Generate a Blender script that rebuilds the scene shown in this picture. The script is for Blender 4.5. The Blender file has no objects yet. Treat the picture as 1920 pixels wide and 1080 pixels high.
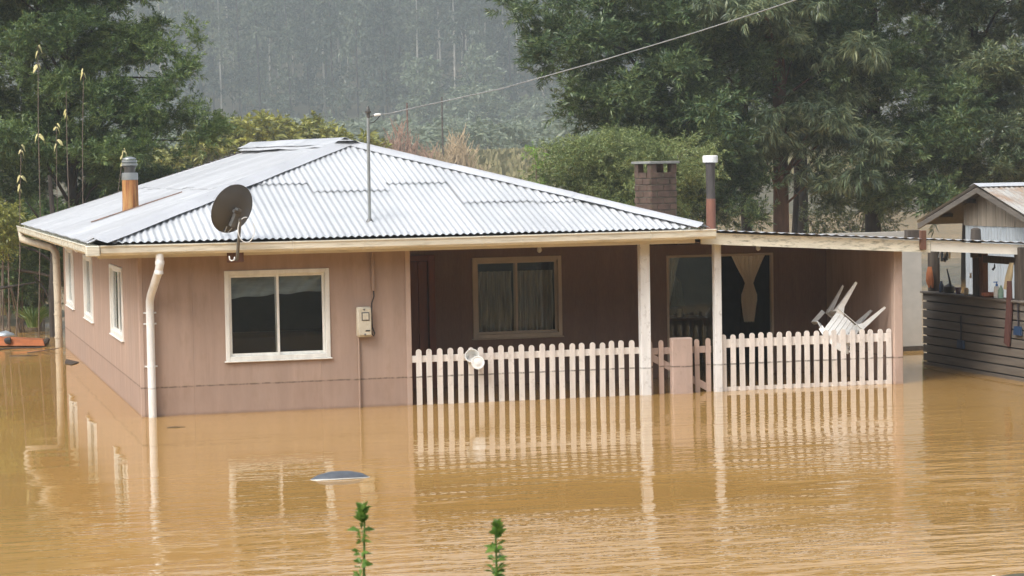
import bpy, bmesh, math, random
import numpy as np
from mathutils import Matrix, Vector
R_ = math.radians
PI = math.pi
sc = bpy.context.scene
COL = sc.collection
random.seed(7)

# ------------------------------------------------------------------ camera
cam_d = bpy.data.cameras.new('camera')
cam = bpy.data.objects.new('camera', cam_d)
COL.objects.link(cam)
cam_d.sensor_width = 36.0
cam_d.lens = 36.0 * 4300 / 1920
cam_d.clip_start = 0.1
cam_d.clip_end = 4000
cr = Vector((0.965, -0.263, -0.018)).normalized()
cf = Vector((0.2622, 0.9637, -0.0500))
cf = (cf - cr * cf.dot(cr)).normalized()
cu = cr.cross(cf)
cam.matrix_world = Matrix(((cr.x, cu.x, -cf.x, -2.535), (cr.y, cu.y, -cf.y, -24.279), (cr.z, cu.z, -cf.z, 2.5), (0, 0, 0, 1)))
cam_d.dof.use_dof = True
cam_d.dof.focus_distance = 25.5
cam_d.dof.aperture_fstop = 15
sc.camera = cam

# ------------------------------------------------------------------ sky, sun, exposure
SUN_EL, SUN_AZ = R_(46), R_(-122)          # azimuth measured from +Y towards +X
w = bpy.data.worlds.new('World')
sc.world = w
w.use_nodes = True
wn = w.node_tree
bg = wn.nodes['Background']
sky = wn.nodes.new('ShaderNodeTexSky')
sky.sky_type = 'NISHITA'
sky.sun_disc = False
sky.sun_elevation = SUN_EL
sky.sun_rotation = SUN_AZ
sky.air_density = 1.0
sky.dust_density = 4.0
sky.ozone_density = 1.0
hs = wn.nodes.new('ShaderNodeHueSaturation')   # overcast: the cloud deck greys the sky out
hs.inputs['Saturation'].default_value = 0.42
wn.links.new(sky.outputs[0], hs.inputs['Color'])
wn.links.new(hs.outputs[0], bg.inputs['Color'])
bg.inputs['Strength'].default_value = 0.15
sl = bpy.data.lights.new('sun', 'SUN')
sl.energy = 1.5
sl.angle = R_(25)
sl.color = (1.0, 0.975, 0.94)
sun = bpy.data.objects.new('sun', sl)
COL.objects.link(sun)
sd = Vector((math.sin(SUN_AZ) * math.cos(SUN_EL), math.cos(SUN_AZ) * math.cos(SUN_EL), math.sin(SUN_EL)))
sun.rotation_euler = (-sd).to_track_quat('-Z', 'Y').to_euler()
sun.location = sd * 60
vs = sc.view_settings
vs.view_transform = 'Standard'
vs.look = 'None'
vs.gamma = 1.0
vs.use_curve_mapping = False
vs.exposure = 0.90
sc.cycles.max_bounces = 5
sc.cycles.diffuse_bounces = 3
sc.cycles.glossy_bounces = 2
sc.cycles.transparent_max_bounces = 10
sc.cycles.volume_bounces = 1

# ------------------------------------------------------------------ helpers
ORG = {}

def empty(name, loc, label=None, cat=None, group=None, parent=None):
    o = bpy.data.objects.new(name, None)
    COL.objects.link(o)
    if parent is None:
        o.location = loc
        ORG[o] = Vector(loc)
    else:
        o.parent = parent
        o.location = (0, 0, 0)
        ORG[o] = ORG[parent]
    tag(o, label, cat, group)
    return o

def tag(o, label=None, cat=None, group=None, kind=None):
    if label: o['label'] = label
    if cat: o['category'] = cat
    if group: o['group'] = group
    if kind: o['kind'] = kind
    return o

def link(name, me, parent=None, origin=None):
    o = bpy.data.objects.new(name, me)
    COL.objects.link(o)
    if parent is not None:
        o.parent = parent
        ORG[o] = ORG[parent]
    else:
        ORG[o] = Vector(origin if origin is not None else (0, 0, 0))
        o.location = ORG[o]
    return o

def fast_mesh(name, V, F, mat, smooth=False):
    """V (n,3) array; F (m,k) int array, all faces with k corners"""
    V = np.asarray(V, dtype=np.float32)
    F = np.asarray(F, dtype=np.int32)
    me = bpy.data.meshes.new(name)
    k = F.shape[1]
    me.vertices.add(len(V))
    me.vertices.foreach_set('co', V.ravel())
    me.loops.add(F.size)
    me.loops.foreach_set('vertex_index', F.ravel())
    me.polygons.add(len(F))
    me.polygons.foreach_set('loop_start', np.arange(0, F.size, k, dtype=np.int32))
    me.polygons.foreach_set('loop_total', np.full(len(F), k, dtype=np.int32))
    if smooth:
        me.polygons.foreach_set('use_smooth', np.ones(len(F), dtype=bool))
    me.update(calc_edges=True)
    me.validate()
    me.materials.append(mat)
    return me

class MB:
    """collects shapes in world coordinates, builds ONE mesh object"""
    def __init__(s):
        s.v = []
        s.f = []
    def add(s, V, F):
        n = len(s.v)
        s.v += [tuple(p) for p in V]
        s.f += [tuple(i + n for i in q) for q in F]
        return s
    def box(s, x0, x1, y0, y1, z0, z1, ch=0.0):
        if ch <= 0:
            V = [(x, y, z) for x in (x0, x1) for y in (y0, y1) for z in (z0, z1)]
            F = [(0, 1, 3, 2), (4, 6, 7, 5), (0, 4, 5, 1), (2, 3, 7, 6), (0, 2, 6, 4), (1, 5, 7, 3)]
            return s.add(V, F)
        bm = bmesh.new()
        bmesh.ops.create_cube(bm, size=1.0)
        for v in bm.verts:
            v.co = Vector(((x0 + x1) / 2 + v.co.x * (x1 - x0), (y0 + y1) / 2 + v.co.y * (y1 - y0), (z0 + z1) / 2 + v.co.z * (z1 - z0)))
        bmesh.ops.bevel(bm, geom=bm.edges[:], offset=ch, segments=1, affect='EDGES')
        return s.bm(bm)
    def bm(s, bm, M=None):
        bm.verts.index_update()
        V = [(M @ v.co if M else v.co.copy()) for v in bm.verts]
        F = [[v.index for v in f.verts] for f in bm.faces]
        bm.free()
        return s.add(V, F)
    def tube(s, pts, radii, n=8, cap=True):
        pts = [Vector(p) for p in pts]
        if not hasattr(radii, '__len__'):
            radii = [radii] * len(pts)
        V, F = [], []
        ref = None
        for i, p in enumerate(pts):
            d = (pts[min(i + 1, len(pts) - 1)] - pts[max(i - 1, 0)]).normalized()
            if ref is None:
                ref = d.orthogonal().normalized()
            ref = (ref - d * ref.dot(d))
            ref = ref.normalized() if ref.length > 1e-6 else d.orthogonal().normalized()
            b = d.cross(ref)
            for k in range(n):
                a = 2 * PI * k / n
                V.append(p + (ref * math.cos(a) + b * math.sin(a)) * radii[i])
        for i in range(len(pts) - 1):
            for k in range(n):
                F.append((i * n + k, i * n + (k + 1) % n, (i + 1) * n + (k + 1) % n, (i + 1) * n + k))
        if cap:
            F.append(tuple(range(n - 1, -1, -1)))
            F.append(tuple((len(pts) - 1) * n + k for k in range(n)))
        return s.add(V, F)
    def lathe(s, prof, M=Matrix.Identity(4), n=24, cap0=True, cap1=True):
        V, F = [], []
        for r, z in prof:
            for k in range(n):
                a = 2 * PI * k / n
                V.append(M @ Vector((r * math.cos(a), r * math.sin(a), z)))
        for i in range(len(prof) - 1):
            for k in range(n):
                F.append((i * n + k, i * n + (k + 1) % n, (i + 1) * n + (k + 1) % n, (i + 1) * n + k))
        if cap0: F.append(tuple(range(n - 1, -1, -1)))
        if cap1: F.append(tuple((len(prof) - 1) * n + k for k in range(n)))
        return s.add(V, F)
    def prism(s, poly, a, b, axis):
        """poly: 2D points; extruded between a and b along axis (0,1,2)"""
        def mk(p, t):
            if axis == 0: return (t, p[0], p[1])
            if axis == 1: return (p[0], t, p[1])
            return (p[0], p[1], t)
        n = len(poly)
        V = [mk(p, a) for p in poly] + [mk(p, b) for p in poly]
        F = [tuple(range(n)), tuple(range(2 * n - 1, n - 1, -1))]
        for i in range(n):
            j = (i + 1) % n
            F.append((i, i + n, j + n, j))
        return s.add(V, F)
    def build(s, name, mat, parent=None, origin=None, smooth=False, auto=None):
        if parent is None and origin is None:
            a = np.array(s.v)
            origin = (float(a[:, 0].mean()), float(a[:, 1].mean()), float(a[:, 2].min()))
        o0 = ORG[parent] if parent is not None else Vector(origin)
        me = bpy.data.meshes.new(name)
        me.from_pydata([(p[0] - o0[0], p[1] - o0[1], p[2] - o0[2]) for p in s.v], [], s.f)
        bm = bmesh.new(); bm.from_mesh(me)
        bmesh.ops.recalc_face_normals(bm, faces=bm.faces)
        bm.to_mesh(me); bm.free()
        me.materials.append(mat)
        if smooth:
            for p in me.polygons: p.use_smooth = True
            try:
                me.set_sharp_from_angle(angle=R_(auto or 40))
            except Exception:
                pass
        me.update()
        return link(name, me, parent, o0)

# ------------------------------------------------------------------ materials
def nt(name):
    m = bpy.data.materials.new(name)
    m.use_nodes = True
    t = m.node_tree
    return m, t, t.nodes['Principled BSDF']

def N(t, typ, **kw):
    n = t.nodes.new(typ)
    for k, v in kw.items():
        if k in n.inputs: n.inputs[k].default_value = v
        else: setattr(n, k, v)
    return n

def pos_map(t, scale=(1, 1, 1), obj=False):
    if obj:
        c = N(t, 'ShaderNodeTexCoord').outputs['Object']
    else:
        c = N(t, 'ShaderNodeNewGeometry').outputs['Position']
    mp = N(t, 'ShaderNodeMapping')
    mp.inputs['Scale'].default_value = scale
    t.links.new(c, mp.inputs['Vector'])
    return mp.outputs[0]

def noise(t, vec, scale=5.0, detail=4.0, rough=0.55):
    n = N(t, 'ShaderNodeTexNoise')
    n.inputs['Scale'].default_value = scale
    n.inputs['Detail'].default_value = detail
    n.inputs['Roughness'].default_value = rough
    t.links.new(vec, n.inputs['Vector'])
    return n.outputs['Fac']

def ramp(t, fac, stops):
    r = N(t, 'ShaderNodeValToRGB')
    e = r.color_ramp.elements
    while len(e) < len(stops): e.new(0.5)
    for i, (p, c) in enumerate(stops):
        e[i].position = p
        e[i].color = (c[0], c[1], c[2], 1) if hasattr(c, '__len__') else (c, c, c, 1)
    t.links.new(fac, r.inputs[0])
    return r.outputs[0]

def mixc(t, fac, a, b, blend='MIX'):
    m = N(t, 'ShaderNodeMix', data_type='RGBA', blend_type=blend)
    def put(sock, v):
        if hasattr(v, '__len__'): sock.default_value = (v[0], v[1], v[2], 1)
        elif isinstance(v, (int, float)): sock.default_value = v
        else: t.links.new(v, sock)
    put(m.inputs[0], fac); put(m.inputs[6], a); put(m.inputs[7], b)
    return m.outputs[2]

def math_(t, op, a, b=None, c=None):
    m = N(t, 'ShaderNodeMath', operation=op)
    for i, v in enumerate((a, b, c)):
        if v is None: continue
        if isinstance(v, (int, float)): m.inputs[i].default_value = v
        else: t.links.new(v, m.inputs[i])
    return m.outputs[0]

def bump(t, p, h, strength=0.2, dist=0.01):
    b = N(t, 'ShaderNodeBump')
    b.inputs['Strength'].default_value = strength
    b.inputs['Distance'].default_value = dist
    t.links.new(h, b.inputs['Height'])
    t.links.new(b.outputs[0], p.inputs['Normal'])

def plain(name, col, rough=0.6, metal=0.0, var=0.18, scale=(6, 6, 6), bstr=0.1, dirt=None, dirt_amt=0.4, obj=False):
    """a base colour broken up by two noises, with optional dirt colour"""
    m, t, p = nt(name)
    v = pos_map(t, scale, obj)
    n1 = noise(t, v, 1.0, 6)
    lo = tuple(c * (1 - var) for c in col)
    hi = tuple(min(1, c * (1 + var)) for c in col)
    c = ramp(t, n1, [(0.3, lo), (0.7, hi)])
    if dirt:
        n2 = noise(t, v, 2.7, 8, 0.65)
        k = ramp(t, n2, [(0.5, 0.0), (0.72, 1.0)])
        c = mixc(t, math_(t, 'MULTIPLY', k, dirt_amt), c, dirt)
    t.links.new(c, p.inputs['Base Color'])
    p.inputs['Roughness'].default_value = rough
    p.inputs['Metallic'].default_value = metal
    if bstr: bump(t, p, noise(t, v, 6.0, 5), bstr, 0.01)
    return m

FLOOD = 0.306
def flood_mark(t, col, amt=0.75, dark=(0.05, 0.035, 0.02), below=(0.36, 0.26, 0.19), below_amt=0.25):
    """silt line left by an earlier water level, at one height all round"""
    pos = N(t, 'ShaderNodeNewGeometry').outputs['Position']
    sx = N(t, 'ShaderNodeSeparateXYZ'); t.links.new(pos, sx.inputs[0])
    n = noise(t, pos_map(t, (9, 9, 9)), 1.0, 3)
    zz = math_(t, 'ADD', sx.outputs[2], math_(t, 'MULTIPLY', math_(t, 'SUBTRACT', n, 0.5), 0.018))
    d = math_(t, 'ABSOLUTE', math_(t, 'SUBTRACT', zz, FLOOD))
    line = math_(t, 'SUBTRACT', 1.0, math_(t, 'MINIMUM', math_(t, 'DIVIDE', d, 0.013), 1.0))
    brk = ramp(t, noise(t, pos_map(t, (14, 14, 3)), 1.0, 4, 0.7), [(0.38, 0.2), (0.55, 1.0)])
    line = math_(t, 'MULTIPLY', math_(t, 'MULTIPLY', line, brk), amt)
    under = math_(t, 'LESS_THAN', zz, FLOOD)
    blot = ramp(t, noise(t, pos_map(t, (5, 5, 2.5)), 1.0, 6, 0.65), [(0.35, 0.2), (0.7, 1.0)])
    c = mixc(t, math_(t, 'MULTIPLY', math_(t, 'MULTIPLY', under, blot), below_amt), col, below)
    return mixc(t, line, c, dark)

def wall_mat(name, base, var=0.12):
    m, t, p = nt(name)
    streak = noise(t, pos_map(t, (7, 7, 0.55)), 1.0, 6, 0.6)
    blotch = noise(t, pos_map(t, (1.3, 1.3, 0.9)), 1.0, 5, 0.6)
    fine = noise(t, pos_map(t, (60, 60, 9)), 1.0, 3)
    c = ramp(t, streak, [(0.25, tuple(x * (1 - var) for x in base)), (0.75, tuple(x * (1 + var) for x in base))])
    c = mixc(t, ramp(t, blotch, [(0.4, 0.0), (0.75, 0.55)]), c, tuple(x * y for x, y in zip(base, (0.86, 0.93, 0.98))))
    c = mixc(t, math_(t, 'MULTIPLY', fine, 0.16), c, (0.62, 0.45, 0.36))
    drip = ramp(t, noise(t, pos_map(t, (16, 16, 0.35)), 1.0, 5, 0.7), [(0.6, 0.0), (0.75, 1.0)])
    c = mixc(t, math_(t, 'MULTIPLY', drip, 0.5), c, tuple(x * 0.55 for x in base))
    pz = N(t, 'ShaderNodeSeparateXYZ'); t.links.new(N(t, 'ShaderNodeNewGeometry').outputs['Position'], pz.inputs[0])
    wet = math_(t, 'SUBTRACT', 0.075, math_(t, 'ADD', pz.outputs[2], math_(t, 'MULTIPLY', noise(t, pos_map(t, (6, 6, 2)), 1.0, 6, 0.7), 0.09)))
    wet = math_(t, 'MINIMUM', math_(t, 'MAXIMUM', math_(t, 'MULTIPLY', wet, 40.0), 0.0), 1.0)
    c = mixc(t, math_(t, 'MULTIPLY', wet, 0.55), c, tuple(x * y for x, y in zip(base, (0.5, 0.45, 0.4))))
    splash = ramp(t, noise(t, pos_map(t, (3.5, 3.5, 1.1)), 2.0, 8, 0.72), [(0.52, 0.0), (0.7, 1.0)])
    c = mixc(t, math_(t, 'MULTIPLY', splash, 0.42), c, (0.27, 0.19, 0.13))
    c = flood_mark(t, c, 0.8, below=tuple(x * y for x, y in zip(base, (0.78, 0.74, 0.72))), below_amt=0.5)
    t.links.new(c, p.inputs['Base Color'])
    p.inputs['Roughness'].default_value = 0.78
    bump(t, p, fine, 0.12, 0.004)
    return m

M = {}
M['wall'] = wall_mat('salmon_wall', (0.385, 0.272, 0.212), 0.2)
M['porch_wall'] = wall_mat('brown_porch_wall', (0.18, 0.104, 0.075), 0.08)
M['trim'] = wall_mat('pink_trim', (0.50, 0.37, 0.30))
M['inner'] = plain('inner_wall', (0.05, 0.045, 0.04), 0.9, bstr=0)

def painted(name, col, amt=0.6, below=(0.5, 0.4, 0.3), dirt=(0.2, 0.15, 0.1), dirt_amt=0.25, rough=0.55):
    m, t, p = nt(name)
    v = pos_map(t, (12, 12, 2.2))
    c = ramp(t, noise(t, v, 1.0, 6), [(0.3, tuple(x * 0.86 for x in col)), (0.7, tuple(min(x * 1.08, .92) for x in col))])
    k = ramp(t, noise(t, pos_map(t, (9, 9, 7)), 2.0, 8, 0.7), [(0.55, 0.0), (0.7, 1.0)])
    c = mixc(t, math_(t, 'MULTIPLY', k, dirt_amt), c, dirt)
    c = flood_mark(t, c, amt, below=below, below_amt=0.3)
    t.links.new(c, p.inputs['Base Color'])
    p.inputs['Roughness'].default_value = rough
    bump(t, p, noise(t, v, 5.0, 5), 0.15, 0.004)
    return m
M['picket'] = painted('picket_paint', (0.82, 0.76, 0.70), 0.9)
M['gate'] = painted('gate_paint', (0.50, 0.375, 0.315), 0.9, below=(0.42, 0.3, 0.24))
M['white_post'] = painted('white_post_paint', (0.88, 0.87, 0.84), dirt=(0.16, 0.12, 0.08), dirt_amt=0.35)
M['white_pipe'] = painted('white_pipe_plastic', (0.86, 0.86, 0.84), 0.35, below=(0.6, 0.52, 0.4), dirt_amt=0.12, rough=0.35)
M['old_pipe'] = painted('stained_pipe_plastic', (0.55, 0.49, 0.38), 0.3, dirt=(0.13, 0.1, 0.05), dirt_amt=0.5)
M['gutter'] = plain('gutter_plastic', (0.74, 0.70, 0.58), 0.45, var=0.14, scale=(1.2, 1.2, 14), dirt=(0.22, 0.18, 0.09), dirt_amt=0.55)
M['gutter_moss'] = plain('mossy_gutter_plastic', (0.70, 0.68, 0.57), 0.5, var=0.15, scale=(9, 4, 16), dirt=(0.07, 0.075, 0.03), dirt_amt=0.85)
M['fascia'] = plain('fascia_paint', (0.74, 0.68, 0.57), 0.6, var=0.1, scale=(2, 2, 10), dirt=(0.3, 0.24, 0.15), dirt_amt=0.3)
M['peeling'] = plain('peeling_white_board', (0.78, 0.74, 0.60), 0.7, var=0.08, scale=(3.0, 3.0, 14), dirt=(0.15, 0.15, 0.09), dirt_amt=0.9, bstr=0.3)
M['white_frame'] = painted('white_window_frame', (0.86, 0.85, 0.80), 0.2, dirt_amt=0.12, rough=0.35)
M['tan_frame'] = plain('tan_window_frame', (0.55, 0.46, 0.35), 0.45, var=0.08)
M['soffit'] = plain('soffit_board', (0.30, 0.21, 0.15), 0.8)
M['door'] = plain('red_brown_door', (0.20, 0.065, 0.035), 0.55, scale=(20, 20, 2))
M['white_plastic'] = plain('white_plastic', (0.80, 0.80, 0.77), 0.35, var=0.05, dirt=(0.45, 0.38, 0.28), dirt_amt=0.3, bstr=0, obj=True, scale=(9, 9, 9))
M['cream_plastic'] = plain('cream_plastic', (0.62, 0.57, 0.45), 0.45, var=0.06, dirt=(0.3, 0.24, 0.16), dirt_amt=0.35, bstr=0, obj=True, scale=(12, 12, 12))
M['dark_glass'] = plain('meter_glass', (0.16, 0.15, 0.12), 0.1, bstr=0)
M['dish'] = plain('dark_grey_dish_paint', (0.075, 0.072, 0.068), 0.45, var=0.08, bstr=0.03)
M['steel'] = plain('grey_steel', (0.16, 0.16, 0.155), 0.5, 0.4, var=0.2, scale=(20, 20, 8))
M['galv'] = plain('galvanised_pipe', (0.30, 0.32, 0.32), 0.45, 0.5, var=0.15)
M['black'] = plain('black_rubber', (0.02, 0.02, 0.022), 0.6, bstr=0)
M['dark_wood'] = plain('dark_wet_wood', (0.060, 0.046, 0.035), 0.8, var=0.35, scale=(30, 30, 3), bstr=0.4)
M['brown_wood'] = plain('brown_wood', (0.14, 0.065, 0.04), 0.75, var=0.25, scale=(30, 30, 4), bstr=0.3)
M['grey_slat'] = plain('grey_slat_wood', (0.125, 0.108, 0.09), 0.75, var=0.2, scale=(2, 2, 24), bstr=0.3)
M['grey_panel'] = plain('grey_panel', (0.42, 0.40, 0.36), 0.7, var=0.08)
M['weathered'] = plain('weathered_plank', (0.27, 0.23, 0.18), 0.85, var=0.28, scale=(22, 22, 1.4), bstr=0.3, dirt=(0.13, 0.10, 0.075), dirt_amt=0.5)
M['zinc'] = plain('zinc_sheet', (0.46, 0.51, 0.55), 0.35, 0.35, var=0.1, scale=(3, 3, 1))
M['cable'] = plain('grey_cable', (0.25, 0.26, 0.26), 0.6, bstr=0)
M['white_cable'] = plain('white_cable', (0.75, 0.75, 0.72), 0.5, bstr=0)
M['blue'] = plain('blue_plastic', (0.022, 0.05, 0.11), 0.4, var=0.05, bstr=0)
M['blue_cap'] = plain('bright_blue_plastic', (0.04, 0.16, 0.55), 0.35, var=0.05, bstr=0)
M['green_glass'] = plain('green_bottle_plastic', (0.30, 0.46, 0.36), 0.25, var=0.05, bstr=0)
M['orange'] = plain('orange_cloth', (0.30, 0.10, 0.035), 0.8, var=0.2)
M['red_cloth'] = plain('red_cloth', (0.070, 0.027, 0.022), 0.9, var=0.3, scale=(30, 30, 4))
M['tan_cloth'] = plain('tan_cloth', (0.36, 0.29, 0.17), 0.9, var=0.2)
M['wicker'] = plain('reddish_wicker', (0.34, 0.13, 0.08), 0.8, var=0.35, scale=(50, 50, 50))
M['dark_item'] = plain('dark_enamel', (0.025, 0.025, 0.035), 0.35, bstr=0)
M['purple'] = plain('purple_plastic', (0.14, 0.11, 0.2), 0.4, bstr=0)
M['mud'] = plain('silt_mud', (0.20, 0.13, 0.075), 0.55, var=0.35, scale=(2, 2, 2), bstr=0.5)
M['rust_plank'] = plain('rust_orange_plank', (0.34, 0.105, 0.032), 0.85, var=0.25, scale=(3, 3, 3), dirt=(0.06, 0.03, 0.02), dirt_amt=0.5)
M['basin'] = plain('blue_grey_basin', (0.085, 0.095, 0.11), 0.4, var=0.2, scale=(20, 20, 20))
M['basin_rim'] = plain('pale_basin_rim', (0.55, 0.54, 0.50), 0.5)
M['bark_dark'] = plain('dark_bark', (0.045, 0.036, 0.03), 0.9, var=0.35, scale=(14, 14, 3), bstr=0.6)
M['bark_red'] = plain('red_brown_bark', (0.125, 0.07, 0.05), 0.9, var=0.35, scale=(12, 12, 2), bstr=0.6)
M['bark_pale'] = plain('pale_eucalyptus_bark', (0.46, 0.43, 0.38), 0.8, var=0.35, scale=(2, 2, .5), bstr=0)
M['twig'] = plain('grey_twig', (0.17, 0.13, 0.10), 0.9, var=0.3)
M['brick_a'] = plain('weathered_brick', (0.088, 0.052, 0.038), 0.9, var=0.5, scale=(9, 9, 9), dirt=(0.075, 0.07, 0.03), dirt_amt=0.9, bstr=0.3)
M['mortar'] = plain('sooty_mortar', (0.11, 0.095, 0.075), 0.95, var=0.3)
M['concrete'] = plain('concrete_slab', (0.22, 0.22, 0.20), 0.9, var=0.25)
M['curtain'] = plain('beige_curtain', (0.84, 0.77, 0.64), 0.9, var=0.08, scale=(20, 20, 2), bstr=0)

def rust_mat():
    m, t, p = nt('rust_streaked_flue')
    n = noise(t, pos_map(t, (34, 34, 2.2)), 1.0, 7, 0.7)
    c = ramp(t, n, [(0.33, (0.07, 0.028, 0.014)), (0.45, (0.32, 0.12, 0.035)), (0.6, (0.46, 0.26, 0.09)), (0.75, (0.5, 0.42, 0.28))])
    t.links.new(c, p.inputs['Base Color'])
    p.inputs['Roughness'].default_value = 0.7
    return m
M['rust'] = rust_mat()

def roof_mat(name, base, seed, rusty=0.0):
    m, t, p = nt(name)
    oi = N(t, 'ShaderNodeObjectInfo')
    v = pos_map(t, (1.1, 1.1, 1.1))
    c0 = tuple(x * 0.84 for x in base); c1 = tuple(min(0.9, x * 1.1) for x in base)
    c = ramp(t, noise(t, v, 1.0 + seed * .1, 6, 0.6), [(0.3, c0), (0.7, c1)])
    c = mixc(t, math_(t, 'MULTIPLY', oi.outputs['Random'], 0.62), c, tuple(x * 0.72 for x in base))
    spots = ramp(t, noise(t, pos_map(t, (26, 26, 26)), 1.0, 2), [(0.68, 0.0), (0.74, 1.0)])
    c = mixc(t, math_(t, 'MULTIPLY', spots, 0.35), c, (0.2, 0.2, 0.19))
    if rusty:
        rk = ramp(t, noise(t, pos_map(t, (5, 2, 5)), 1.0, 7, 0.7), [(0.42, 0.0), (0.6, 1.0)])
        c = mixc(t, math_(t, 'MULTIPLY', rk, rusty), c, (0.30, 0.18, 0.10))
    t.links.new(c, p.inputs['Base Color'])
    p.inputs['Metallic'].default_value = 0.15
    t.links.new(ramp(t, noise(t, v, 3.0, 5), [(0.3, 0.32), (0.7, 0.5)]), p.inputs['Roughness'])
    return m
M['roof'] = roof_mat('galvanised_roof', (0.60, 0.615, 0.63), 1)
M['roof_side'] = roof_mat('weathered_galvanised_roof', (0.53, 0.54, 0.555), 2, 0.0)
M['cap'] = roof_mat('hip_flashing', (0.62, 0.63, 0.65), 3)
M['roof_rusty'] = roof_mat('rusty_corrugated_roof', (0.47, 0.45, 0.41), 4, 0.75)

def glass_mat(name, tint=(0.93, 0.95, 0.95), ior=1.42):
    m = bpy.data.materials.new(name)
    m.use_nodes = True
    t = m.node_tree
    t.nodes.remove(t.nodes['Principled BSDF'])
    out = t.nodes['Material Output']
    fr = N(t, 'ShaderNodeFresnel'); fr.inputs['IOR'].default_value = ior
    tr = N(t, 'ShaderNodeBsdfTransparent'); tr.inputs[0].default_value = (*tint, 1)
    gl = N(t, 'ShaderNodeBsdfGlossy'); gl.inputs['Roughness'].default_value = 0.015
    gl.inputs['Color'].default_value = (0.9, 0.93, 0.95, 1)
    n = N(t, 'ShaderNodeBump'); n.inputs['Strength'].default_value = 0.06; n.inputs['Distance'].default_value = 0.02
    t.links.new(noise(t, pos_map(t, (2.2, 2.2, 2.8)), 1.0, 1), n.inputs['Height'])
    t.links.new(n.outputs[0], gl.inputs['Normal'])
    mx = N(t, 'ShaderNodeMixShader')
    t.links.new(fr.outputs[0], mx.inputs[0]); t.links.new(tr.outputs[0], mx.inputs[1]); t.links.new(gl.outputs[0], mx.inputs[2])
    t.links.new(mx.outputs[0], out.inputs['Surface'])
    return m
M['glass'] = glass_mat('window_glass')

def lace_mat():
    m = bpy.data.materials.new('lace_curtain')
    m.use_nodes = True
    t = m.node_tree
    p = t.nodes['Principled BSDF']
    out = t.nodes['Material Output']
    p.inputs['Base Color'].default_value = (0.72, 0.68, 0.58, 1)
    p.inputs['Roughness'].default_value = 0.9
    tr = N(t, 'ShaderNodeBsdfTransparent')
    k = ramp(t, noise(t, pos_map(t, (26, 26, 1.5)), 1.0, 3), [(0.35, 0.38), (0.65, 0.72)])
    mx = N(t, 'ShaderNodeMixShader')
    t.links.new(k, mx.inputs[0]); t.links.new(tr.outputs[0], mx.inputs[1]); t.links.new(p.outputs[0], mx.inputs[2])
    t.links.new(mx.outputs[0], out.inputs['Surface'])
    return m
M['lace'] = lace_mat()

def leaf_mat(name, stops, trans=0.16, vscale=0.9, per_tree=False):
    """leaf colour varies from spray to spray and leaf to leaf"""
    m = bpy.data.materials.new(name)
    m.use_nodes = True
    t = m.node_tree
    p = t.nodes['Principled BSDF']
    out = t.nodes['Material Output']
    rnd = N(t, 'ShaderNodeNewGeometry').outputs['Random Per Island']
    big = noise(t, pos_map(t, (vscale,) * 3), 1.0, 3)
    f = math_(t, 'ADD', math_(t, 'MULTIPLY', rnd, 0.40), math_(t, 'MULTIPLY', big, 0.60))
    if per_tree:
        f = math_(t, 'ADD', math_(t, 'MULTIPLY', f, 0.62), math_(t, 'MULTIPLY', N(t, 'ShaderNodeObjectInfo').outputs['Random'], 0.38))
    c = ramp(t, f, stops)
    t.links.new(c, p.inputs['Base Color'])
    p.inputs['Roughness'].default_value = 0.42
    tl = N(t, 'ShaderNodeBsdfTranslucent')
    t.links.new(mixc(t, 0.5, c, (0.14, 0.2, 0.02)), tl.inputs[0])
    mx = N(t, 'ShaderNodeMixShader'); mx.inputs[0].default_value = trans
    t.links.new(p.outputs[0], mx.inputs[1]); t.links.new(tl.outputs[0], mx.inputs[2])
    t.links.new(mx.outputs[0], out.inputs['Surface'])
    return m
M['leaf_dark'] = leaf_mat('blackwood_leaf', [(0.25, (0.022, 0.052, 0.026)), (0.5, (0.070, 0.122, 0.048)), (0.74, (0.22, 0.28, 0.105))])
M['leaf_grey'] = leaf_mat('grey_green_leaf', [(0.25, (0.036, 0.062, 0.036)), (0.5, (0.105, 0.148, 0.078)), (0.74, (0.28, 0.31, 0.155))])
M['leaf_left'] = leaf_mat('fresh_blackwood_leaf', [(0.25, (0.030, 0.066, 0.028)), (0.5, (0.090, 0.152, 0.050)), (0.75, (0.24, 0.31, 0.09))])
M['leaf_light'] = leaf_mat('light_green_leaf', [(0.25, (0.075, 0.12, 0.04)), (0.5, (0.17, 0.23, 0.08)), (0.75, (0.36, 0.39, 0.15))])
M['leaf_olive'] = leaf_mat('olive_yellow_leaf', [(0.25, (0.12, 0.14, 0.035)), (0.5, (0.24, 0.25, 0.055)), (0.78, (0.46, 0.44, 0.09))])
M['leaf_hill'] = leaf_mat('hill_leaf', [(0.22, (0.016, 0.030, 0.020)), (0.48, (0.055, 0.080, 0.050)), (0.75, (0.19, 0.215, 0.14))], 0.12, 0.10, True)
M['leaf_wood'] = leaf_mat('wood_leaf', [(0.22, (0.016, 0.030, 0.020)), (0.48, (0.045, 0.066, 0.040)), (0.75, (0.12, 0.14, 0.09))], 0.12, 0.10)
M['leaf_field'] = leaf_mat('field_shrub_leaf', [(0.2, (0.09, 0.12, 0.08)), (0.5, (0.16, 0.20, 0.13)), (0.8, (0.26, 0.29, 0.19))], 0.2, 0.3)
M['leaf_bright'] = leaf_mat('bright_new_leaf', [(0.2, (0.13, 0.26, 0.03)), (0.8, (0.26, 0.42, 0.06))])
M['leaf_yellow'] = leaf_mat('yellowing_leaf', [(0.2, (0.34, 0.24, 0.08)), (0.5, (0.60, 0.54, 0.22)), (0.8, (0.68, 0.64, 0.48))])
M['leaf_sprig'] = leaf_mat('sprig_leaf', [(0.2, (0.075, 0.16, 0.028)), (0.5, (0.15, 0.29, 0.05)), (0.8, (0.30, 0.44, 0.10))], 0.35, 30)
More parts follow.
